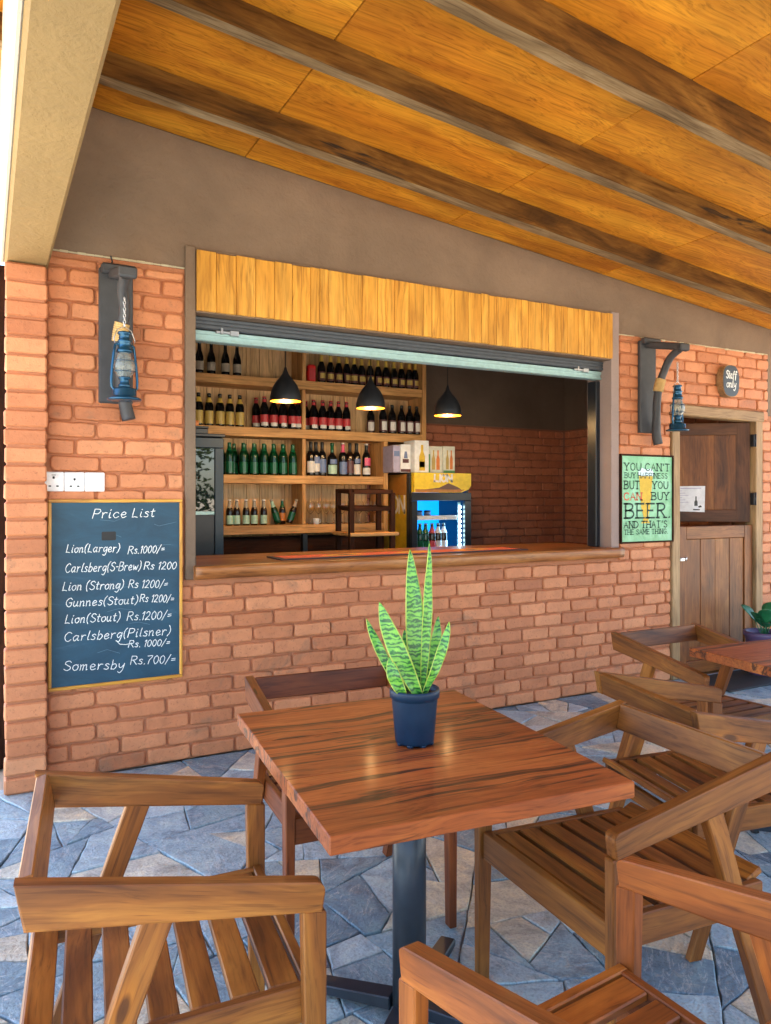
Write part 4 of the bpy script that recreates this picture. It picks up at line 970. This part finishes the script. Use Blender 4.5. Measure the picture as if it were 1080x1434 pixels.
# cartons on the cooler
def carton(name,x0,x1,z1,m,label,prints,y=(1.86,2.06)):
    t=thing(name,label,'carton',((x0+x1)/2,(y[0]+y[1])/2,1.6155)); a=(x1-x0)/2; d=(y[1]-y[0])/2; h=z1-1.6155
    mb=MB(); mb.box(-a,a,-d,d,0,h,.003); mb.build('box',M[m],t)
    for nm,mt,poly in prints:
        mb=MB(); mb.prism([(-a+2*a*u,h*v) for u,v in poly],lambda p:(p[0],-d-.0012,p[1]),lambda p:(p[0],-d+.0005,p[1])); mb.build(nm,M[mt],t)
bo=lambda cx,w_,b0,t0:[(cx-w_,b0),(cx+w_,b0),(cx+w_,b0+(t0-b0)*.55),(cx+w_*.4,b0+(t0-b0)*.75),(cx+w_*.4,t0),(cx-w_*.4,t0),(cx-w_*.4,b0+(t0-b0)*.75),(cx-w_,b0+(t0-b0)*.55)]
carton('drink_carton',3.215,3.285,1.855,'carton_lilac','lilac carton at the left end on top of the lit cooler',[('printed_band','blue_label',[(.1,.6),(.9,.6),(.9,.8),(.1,.8)])])
carton('drink_carton',3.290,3.395,1.868,'carton_white','white carton with a purple stripe on top of the lit cooler',[('printed_band','dark_label',[(.2,.34),(.8,.34),(.8,.48),(.2,.48)]),('printed_crest','blue_label',[(.3,.5),(.7,.5),(.6,.75),(.4,.75)]),('printed_base','dark_label',[(0.02,.02),(.98,.02),(.98,.12),(.02,.12)])])
carton('drink_carton',3.400,3.550,1.905,'carton_white','taller white carton showing a yellow bottle on top of the lit cooler',[('printed_bottle','beer',bo(.52,.2,.06,.86)),('printed_label','green_label',[(.34,.16),(.7,.16),(.7,.34),(.34,.34)])],y=(1.80,2.0))
carton('drink_carton',3.556,3.735,1.862,'carton_cream','cream carton with two printed bottles beside the taller white carton',[('printed_bottle','gold_label',bo(.45,.1,.12,.85)),('printed_bottle','orange_print',bo(.72,.1,.12,.85)),('printed_patch','carton_green',[(.02,.02),(.25,.02),(.25,.7),(.02,.7)])])
carton('drink_carton',3.742,3.872,1.866,'carton_cream','cream carton with a green base at the right end on the lit cooler',[('printed_bottle','gold_label',bo(.35,.12,.14,.85)),('printed_bottle','orange_print',bo(.68,.12,.14,.85)),('printed_base','carton_green',[(.02,.01),(.98,.01),(.98,.10),(.02,.10)])])

M['blue_black']=plain('blue_black_paint',(.006,.022,.042),.35)
# ---------------------------------------------------------------- dark glass door fridge at the left
lf=thing('glass_fridge','tall black fridge with reflecting glass door behind the left end of the counter','fridge',(1.27,1.75,0)); ox,oy=-1.27,-1.75
def lbox(name,m,x0,x1,y0,y1,z0,z1,par=None,ch=.005):
    mb=MB(); mb.box(x0+ox,x1+ox,y0+oy,y1+oy,z0,z1,ch); return mb.build(name,m,par or lf)
lbox('body',M['blacksat'],.97,1.572,1.545,2.04,.03,1.84)
lbox('top_cap',M['blacksat'],.965,1.582,1.49,2.04,1.8405,1.865)
mb=MB()
for a in ((.97,1.572,1.76,1.835),(.97,1.572,.05,.16),(.97,1.02,.1605,1.7595),(1.505,1.572,.1605,1.7595)): mb.box(a[0]+ox,a[1]+ox,1.50+oy,1.54+oy,a[2],a[3],.004)
ld=mb.build('door',M['blue_black'],lf)
lbox('glass_pane',M['fridgeglass'],1.0205,1.5045,1.512,1.526,1.29,1.7595,ld,.001); lbox('lower_panel',M['black'],1.0205,1.5045,1.510,1.526,.1605,1.262,ld,.002); lbox('trim_strip',M['alu'],1.0205,1.5045,1.506,1.526,1.2625,1.2895,ld,.002)
for x0,x1,z0,z1,m,txt,cat in ((1.02,1.47,1.866,1.925,'blacksat','low black box on top of the dark fridge','box'),(1.04,1.40,1.926,1.965,'orange_drink','thin amber box on the black box over the dark fridge','box')):
    t=thing('storage_box',txt,cat,((x0+x1)/2,1.66,z0)); a=(x1-x0)/2
    mb=MB(); mb.box(-a,a,-.1,.1,0,(z1-z0)*.7,.004); mb.build('box',M[m],t); mb=MB(); mb.box(-a-.004,a+.004,-.104,.104,(z1-z0)*.7+.0005,z1-z0,.004); mb.build('lid',M[m],t)

# ---------------------------------------------------------------- dark open rack behind the counter
rk=thing('bar_stool','dark wooden high bar chair with open frame back standing behind the counter','bar chair',(2.70,1.42,0))
mb=MB()
for x in (-.185,.185): mb.bar((x,-.15,0),(x*.98,-.15,1.43),(1,0,0),.040,.036); mb.bar((x+.03,.15,0),(x+.03,.15,1.46),(1,0,0),.040,.036)
mb.build('posts',M['rack'],rk)
mb=MB()
for z in (1.435,1.30): 
    mb.bar((-.164,-.15,z),(.164,-.15,z),(0,0,1),.034,.024); mb.bar((-.134,.15,z+.01),(.194,.15,z+.01),(0,0,1),.034,.024)
    for x in (-.185,.185): mb.bar((x+.002,-.131,z),(x+.028,.131,z+.01),(0,0,1),.034,.024)
mb.build('rails',M['rack'],rk)
mb=MB(); mb.box(-.20,.23,-.18,.17,1.085,1.115,.006); mb.build('seat',M['shelf'],rk)
mb=MB()
for z in (.35,.75): mb.bar((-.164,-.15,z),(.164,-.15,z),(0,0,1),.034,.024)
mb.build('footrest',M['rack'],rk)

# ---------------------------------------------------------------- pendant lamps
def pendant(x,z,label):
    t=thing('pendant_lamp',label,'pendant lamp',(x,.9,z),0,'pendant lamps over the counter')
    mb=MB(); pr=[(.108,0),(.107,.03),(.100,.065),(.085,.105),(.062,.14),(.040,.165),(.022,.190),(.012,.215),(.008,.235)]
    mb.lathe(pr,40,cap0=False); mb.build('lamp_shade',M['black'],t)
    mb=MB(); mb.lathe([(r-.003,z_) for r,z_ in pr[:-3]][::-1],40,cap0=False,cap1=False); mb.lathe([(.1083,-.001),(.1045,-.001)],40,cap0=False,cap1=False); mb.build('shade_lining',M['shade_in'],t)
    mb=MB(); zt=cz(x)-z-.002; mb.tube([(0,0,.235),(0,0,zt)],.0035,6); mb.build('cord',M['black'],t)
    mb=MB(); mb.lathe([(.012,.12),(.018,.10),(.030,.07),(.030,.05),(.02,.032),(.004,.026)],16); mb.build('bulb',M['bulb'],t)
    l=bpy.data.lights.new('lamp_light','POINT'); l.energy=2.5; l.color=(1,.62,.25); l.shadow_soft_size=.03
    o=bpy.data.objects.new('lamp_light',l); C.objects.link(o); o.parent=t; o.location=(0,0,.012)
pendant(1.837,2.060,'lit black dome pendant lamp before the divided shelf, leftmost of three')
pendant(2.499,2.048,'lit black dome pendant lamp in the middle before the gold-necked bottles')
pendant(3.172,2.028,'lit black dome pendant lamp right of the shelves above the cooler cartons')
# ---------------------------------------------------------------- teak armchairs
def make_chair(label,group):
    t=thing('armchair',label,'armchair',(0,0,0),0,group); m=M['chair']
    HF,HB=.650,.748; YF,YB=.285,-.262; TH=.030; XS=.272
    sl_=Vector((0,YB-YF,HB-HF)).normalized(); nrm=Vector((0,1,0)).cross(Vector((1,0,0)))
    perp=Vector((0,-sl_.z,sl_.y)); perp=perp if perp.z>0 else -perp
    for s in (-1,1):
        x=s*XS
        # arm: a board climbing to the back, deeper at the back, front nose rounded
        mb=MB(); h0,h1=.056,.078; n=10; off=random.uniform(0,40)
        p0=Vector((x,YF,HF)); L=math.hypot(YB-YF,HB-HF)
        prof=[]          # outline in (along, below top)
        rn=.020
        for k in range(6):
            a=R(180-90+ -90*k/5+90); prof.append((rn-rn*math.cos(R(90*k/5)), rn-rn*math.sin(R(90*k/5))))
        prof=[(rn-rn*math.cos(R(90*(5-k)/5)) if False else rn*(1-math.cos(R(90*k/5))), rn*(1-math.sin(R(90*k/5)))) for k in range(6)]
        out=[(0,h0)]+prof+[(L,0),(L-.030,h1)]
        def P3(u,dn,xx): 
            q=p0+sl_*u-perp*dn; return (xx,q.y,q.z)
        ch=.003; A=[mb.vert(P3(u,d,x-TH/2),(u+off,d*1.0+3,0.0)) for u,d in out]; B=[mb.vert(P3(u,d,x+TH/2),(u+off,d+3,.05)) for u,d in out]
        cu=sum(u for u,_ in out)/len(out)
        A2=[];B2=[]
        def inset(u,d): return (min(max(u,ch),L-ch-.030*d/h1), min(max(d,ch),(h0+(h1-h0)*u/L)-ch))
        for (u,d) in out:
            a,b=inset(u,d); A2.append(mb.vert(P3(a,b,x-TH/2-ch*.6),(a+off,b+3,0))); B2.append(mb.vert(P3(a,b,x+TH/2+ch*.6),(a+off,b+3,.05)))
        k=len(out)
        mb.face(A2); mb.face(B2[::-1])
        for i in range(k):
            j=(i+1)%k; mb.face((A[i],B[i],B[j],A[j]),False); mb.face((A2[j],A2[i],A[i],A[j]),False); mb.face((B2[i],B2[j],B[j],B[i]),False)
        mb.build('armrest',m,t)
        mb=MB(); mb.bar((x,YF-.024,.598),(x,YF-.018,0),(0,1,0),.048,TH+.001,.036,TH-.004,n1=(0,0,1),n0=perp); mb.build('leg',m,t)
        mb=MB(); mb.bar((x,-.030,.640),(x,-.262,0),(0,1,0),.054,TH+.001,.040,TH-.004,n1=(0,0,1),n0=perp); mb.build('leg',m,t)
        mb=MB(); xr=s*(XS-.028)
        mb.bar((xr,.262,.402),(xr,-.235,.386),(0,0,1),.074,.022); mb.build('seat_rail',m,t)
    mb=MB(); mb.bar((-XS+TH/2+.001,.262,.400),(XS-TH/2-.001,.262,.400),(0,0,1),.080,.024); mb.build('apron',m,t)
    mb=MB(); mb.bar((-.231,-.236,.372),(.231,-.236,.372),(0,0,1),.05,.022); mb.build('rear_rail',m,t)
    mb=MB(); tl_=Vector((0,-.21,1)).normalized(); p=Vector((0,YB+.0155,HB-.0035))-tl_*.040
    mb.bar((-XS+TH/2+.002,p.y,p.z),(XS-TH/2-.002,p.y,p.z),tl_,.080,.026); mb.build('back_rail',m,t)
    mb=MB()
    ys=(.215,.139,.063,-.013,-.089,-.165,-.235)
    for i,y in enumerate(ys):
        f=(.262-y)/.5; z=.433-.016*f; wd=.060 if i==0 else .056; tilt=-.02
        if i==6: z+=.012; tilt=.42
        if i==5: tilt=.10
        up=Vector((0,math.cos(tilt),-math.sin(tilt)))
        mb.bar((-.2315,y,z-.004),(.2315,y,z-.004),up,wd,.018)
    mb.build('seat',m,t)
    return t
random.seed(13)
specs=[('teak armchair nearest the chalkboard, turned side on to the plant table',.333,-2.366,-96.4,(1.0,1.0,1.0,1)),
('dark reddish armchair tucked behind the plant table against the brick wall',1.090,-1.675,175,(.72,.50,.55,1)),
('teak armchair right of the plant table, its seat pushed under the tabletop',1.517,-2.527,87.3,(.92,.92,.90,1)),
('reddish armchair at the near side of the plant table, facing the brick wall',.921,-3.180,5.2,(1.12,.90,.78,1)),
('teak armchair between the brick wall and the empty second table',2.93,-1.62,178.7,(.95,.92,.9,1)),
('teak armchair standing back to back with the one beside the plant table',2.20,-2.25,-102.5,(.9,.9,.88,1))]
ch0=None
for i,(lb_,x,y,rz,col) in enumerate(specs):
    c=make_chair(lb_,'teak armchairs around the tables') if ch0 is None else copy_tree(ch0)
    ch0=ch0 or c; c['label']=lb_; c.location=(x,y,.001); c.rotation_euler=(0,0,R(rz)); set_color(c,col)

# ---------------------------------------------------------------- tables
def table(label,x,y,rz,w,d):
    t=thing('cafe_table',label,'table',(x,y,0),rz,'square timber tables on the terrace')
    mb=MB(); n=3; ws=[-d/2,-d/6+.02,d/6+.01,d/2]
    for a,b in zip(ws,ws[1:]):
        mb.box(-w/2,w/2,a+.0002,b-.0002,.702,.740,.0025 if a<-d/2+.01 or b>d/2-.01 else .0008)
    mb.build('tabletop',M['table'],t)
    mb=MB(); mb.lathe([(.045,.03),(.045,.69)],28); mb.build('pedestal',M['iron'],t)
    mb=MB()
    for k in range(4):
        a=R(45+90*k); dr_=Vector((math.cos(a),math.sin(a),0)); sd_=Vector((-dr_.y,dr_.x,0))
        mb.bar(dr_*.046+Vector((0,0,.045)),dr_*.34+Vector((0,0,.026)),sd_,.055,.035,.048,.022)
    mb.build('cross_base',M['iron'],t)
    mb=MB()
    for k in range(4): 
        a=R(45+90*k); mb.lathe([(.016,0),(.018,.004),(.014,.017)],12,(.325*math.cos(a),.325*math.sin(a),.001))
    mb.build('foot',M['rubber'],t)
    mb=MB(); mb.box(-.16,.16,-.16,.16,.690,.7015,.002); mb.build('top_plate',M['iron'],t)
    return t
table('glossy timber table carrying the potted snake plant',1.000,-2.280,R(-5.6),.742,.895)
table('empty timber table at the right between two armchairs',2.654+.384+.0,-1.783-.452,R(-5),.742,.895)

# ---------------------------------------------------------------- snake plant on the table
sp=thing('snake_plant','snake plant with tall banded leaves in a dark blue nursery pot on the table','plant',(1.014,-2.284,.741))
mb=MB(); mb.lathe([(.050,.004),(.052,.010),(.0615,.118),(.0625,.122),(.0665,.124),(.0675,.140),(.0665,.146),(.0625,.146),(.0600,.125)],40,cap1=False)
for k in range(8):
    a=2*math.pi*k/8; mb.lathe([(.009,-.0005),(.010,.006)],8,(.043*math.cos(a),.043*math.sin(a),0))
mb.build('pot',M['pot'],sp)
mb=MB(); rs=random.Random(3); mb.lathe([(.0605,.128),(.045,.131),(.02,.133),(.001,.132)],24,cap0=False)
for k in range(60):
    a,r_=rs.uniform(0,6.28),.056*math.sqrt(rs.random()); s_=rs.uniform(.002,.005); mb.lathe([(s_*.4,-s_*.4),(s_,0),(s_*.5,s_*.7)],6,(r_*math.cos(a),r_*math.sin(a),.132))
mb.build('soil',M['soil'],sp)
FW=Vector((.4705,.8824,0)); RT=Vector((.8824,-.4705,0))
def leafblade(bx_,by_,tipx,tipz,wd,bend,depth,twist,belly=.55,seed=0):
    # bx_,by_: base in the pot (right / forward); tip offset and height above the soil
    mb=MB(); n=22; m=8; base=RT*bx_+FW*by_+Vector((0,0,.128)); tip=RT*tipx+FW*depth+Vector((0,0,.128+tipz)); off=seed*3.1
    rows=[]
    for i in range(n+1):
        t=i/n; p=base.lerp(tip,t)+RT*bend*math.sin(math.pi*t)+FW*(-.012*math.sin(math.pi*t))
        prof=(.46+.54*math.sin(math.pi*min(1,t/ belly)*.5)) if t<belly else math.cos((t-belly)/(1-belly)*math.pi/2)**.72
        w_=1.12*wd*max(prof,.012)
        a=twist*t+seed; d=RT*math.cos(twist*(t-.4))+FW*math.sin(twist*(t-.4)); nn=Vector((0,0,1)).cross(d).normalized()
        row_=[]
        for k in range(m+1):
            u=k/m*2-1; cup=.30*w_*(u*u)*(1-.5*t); mb.tint=abs(u); wav=.003*math.sin(t*19+seed*2)*abs(u)
            row_.append(mb.vert(p+d*u*w_/1.0-nn*(cup+wav),(u*w_+off,t*(tip-base).length,0)))
        rows.append(row_)
    nb=len(mb.v)
    for a,b in zip(rows,rows[1:]):
        for k in range(m): mb.face((a[k],a[k+1],b[k+1],b[k]),True)
    mb.tint=.5; o=mb.build('leaf',M['snakeleaf'],sp); so=o.modifiers.new('thickness','SOLIDIFY'); so.thickness=.0022; so.offset=0
    return o
for i,a in enumerate(((.006,.010,-.012,.388,.0225,.004,.02,.25,.45),(.022,.004,.040,.410,.0115,.002,.0,.7,.5),(.010,-.028,-.094,.252,.0240,-.004,-.03,-.5,.5),(-.028,.0,-.130,.200,.0130,-.004,.02,.6,.55),
    (-.028,-.038,-.066,.110,.0170,-.006,-.04,-.3,.5),(.022,.016,.066,.205,.0150,.006,.03,.5,.55),(.022,-.012,.092,.198,.0125,.006,-.02,-.7,.6),(-.010,.022,-.026,.165,.0165,.0,.05,.2,.5))):
    leafblade(a[0],a[1],a[2],a[3],a[4],a[5],a[6],a[7],a[8],i+1)

# ---------------------------------------------------------------- broad leaved plant by the door
bp=thing('broad_leaf_plant','green broad leaved plant in a purple pot beside the staff door','plant',(5.37,-.24,.001))
mb=MB(); mb.lathe([(.10,0),(.11,.01),(.135,.30),(.15,.315),(.15,.345),(.13,.345),(.125,.31)],28,cap1=False); mb.lathe([(.124,.305),(.001,.31)],20,cap0=False); mb.build('pot',M['purple_pot'],bp)
rs=random.Random(5)
for k in range(11):
    a=rs.uniform(0,6.28); r_=rs.uniform(.05,.17); hz=rs.uniform(.26,.42); mb=MB(); n=10; rows=[]
    d=Vector((math.cos(a),math.sin(a),0)); s_=Vector((-d.y,d.x,0))
    for i in range(n+1):
        t=i/n; p=d*(.02+r_*t)+Vector((0,0,.30+(hz-.16)*t+.05*math.sin(math.pi*t))); wv=(.004 if t<.3 else .058*math.sin(math.pi*(t-.3)/.7)**.7+.001)
        rows.append([mb.vert(p+s_*wv*u+Vector((0,0,.012*abs(u)))) for u in (-1,-.4,0,.4,1)])
    for A,B in zip(rows,rows[1:]):
        for q in range(4): mb.face((A[q],A[q+1],B[q+1],B[q]),True)
    o=mb.build('leaf',M['green_leaf'],bp); so=o.modifiers.new('thickness','SOLIDIFY'); so.thickness=.002

# ---------------------------------------------------------------- a garden tree beyond the terrace (seen mirrored in the dark fridge door)
tr=thing('garden_tree','leafy garden tree standing beyond the open front of the terrace','tree',(2.6,-11.5,-.05))
mb=MB(); mb.tube([(0,0,0),(.05,.03,1.2),(-.04,0,2.2),(.1,.1,3.2),(.05,.15,4.4)],lambda u:.16-.11*u,10)
rs=random.Random(17)
for k in range(9):
    a=rs.uniform(0,6.28); z=rs.uniform(1.3,3.4); l=rs.uniform(.9,1.8); mb.tube([(0,0,z),(l*.5*math.cos(a),l*.5*math.sin(a),z+.3),(l*math.cos(a),l*math.sin(a),z+.7)],lambda u:.05-.035*u,6)
mb.build('trunk',M['bark'],tr)
mb=MB()
cl=[(rs.gauss(0,1.0),rs.gauss(0,.9),rs.uniform(1.3,4.6)) for k in range(46)]
for k in range(9000):
    c=cl[k%46]; p=Vector((c[0]+rs.gauss(0,.28),c[1]+rs.gauss(0,.28),c[2]+rs.gauss(0,.24))); s_=rs.uniform(.06,.13)
    u=Vector((rs.gauss(0,1),rs.gauss(0,1),rs.gauss(0,.5))).normalized(); v=u.orthogonal().normalized()
    ids=[mb.vert(p+u*s_),mb.vert(p+v*s_*.45),mb.vert(p-u*s_),mb.vert(p-v*s_*.45)]; mb.face(ids)
mb.build('crown',M['dark_leaf'],tr)
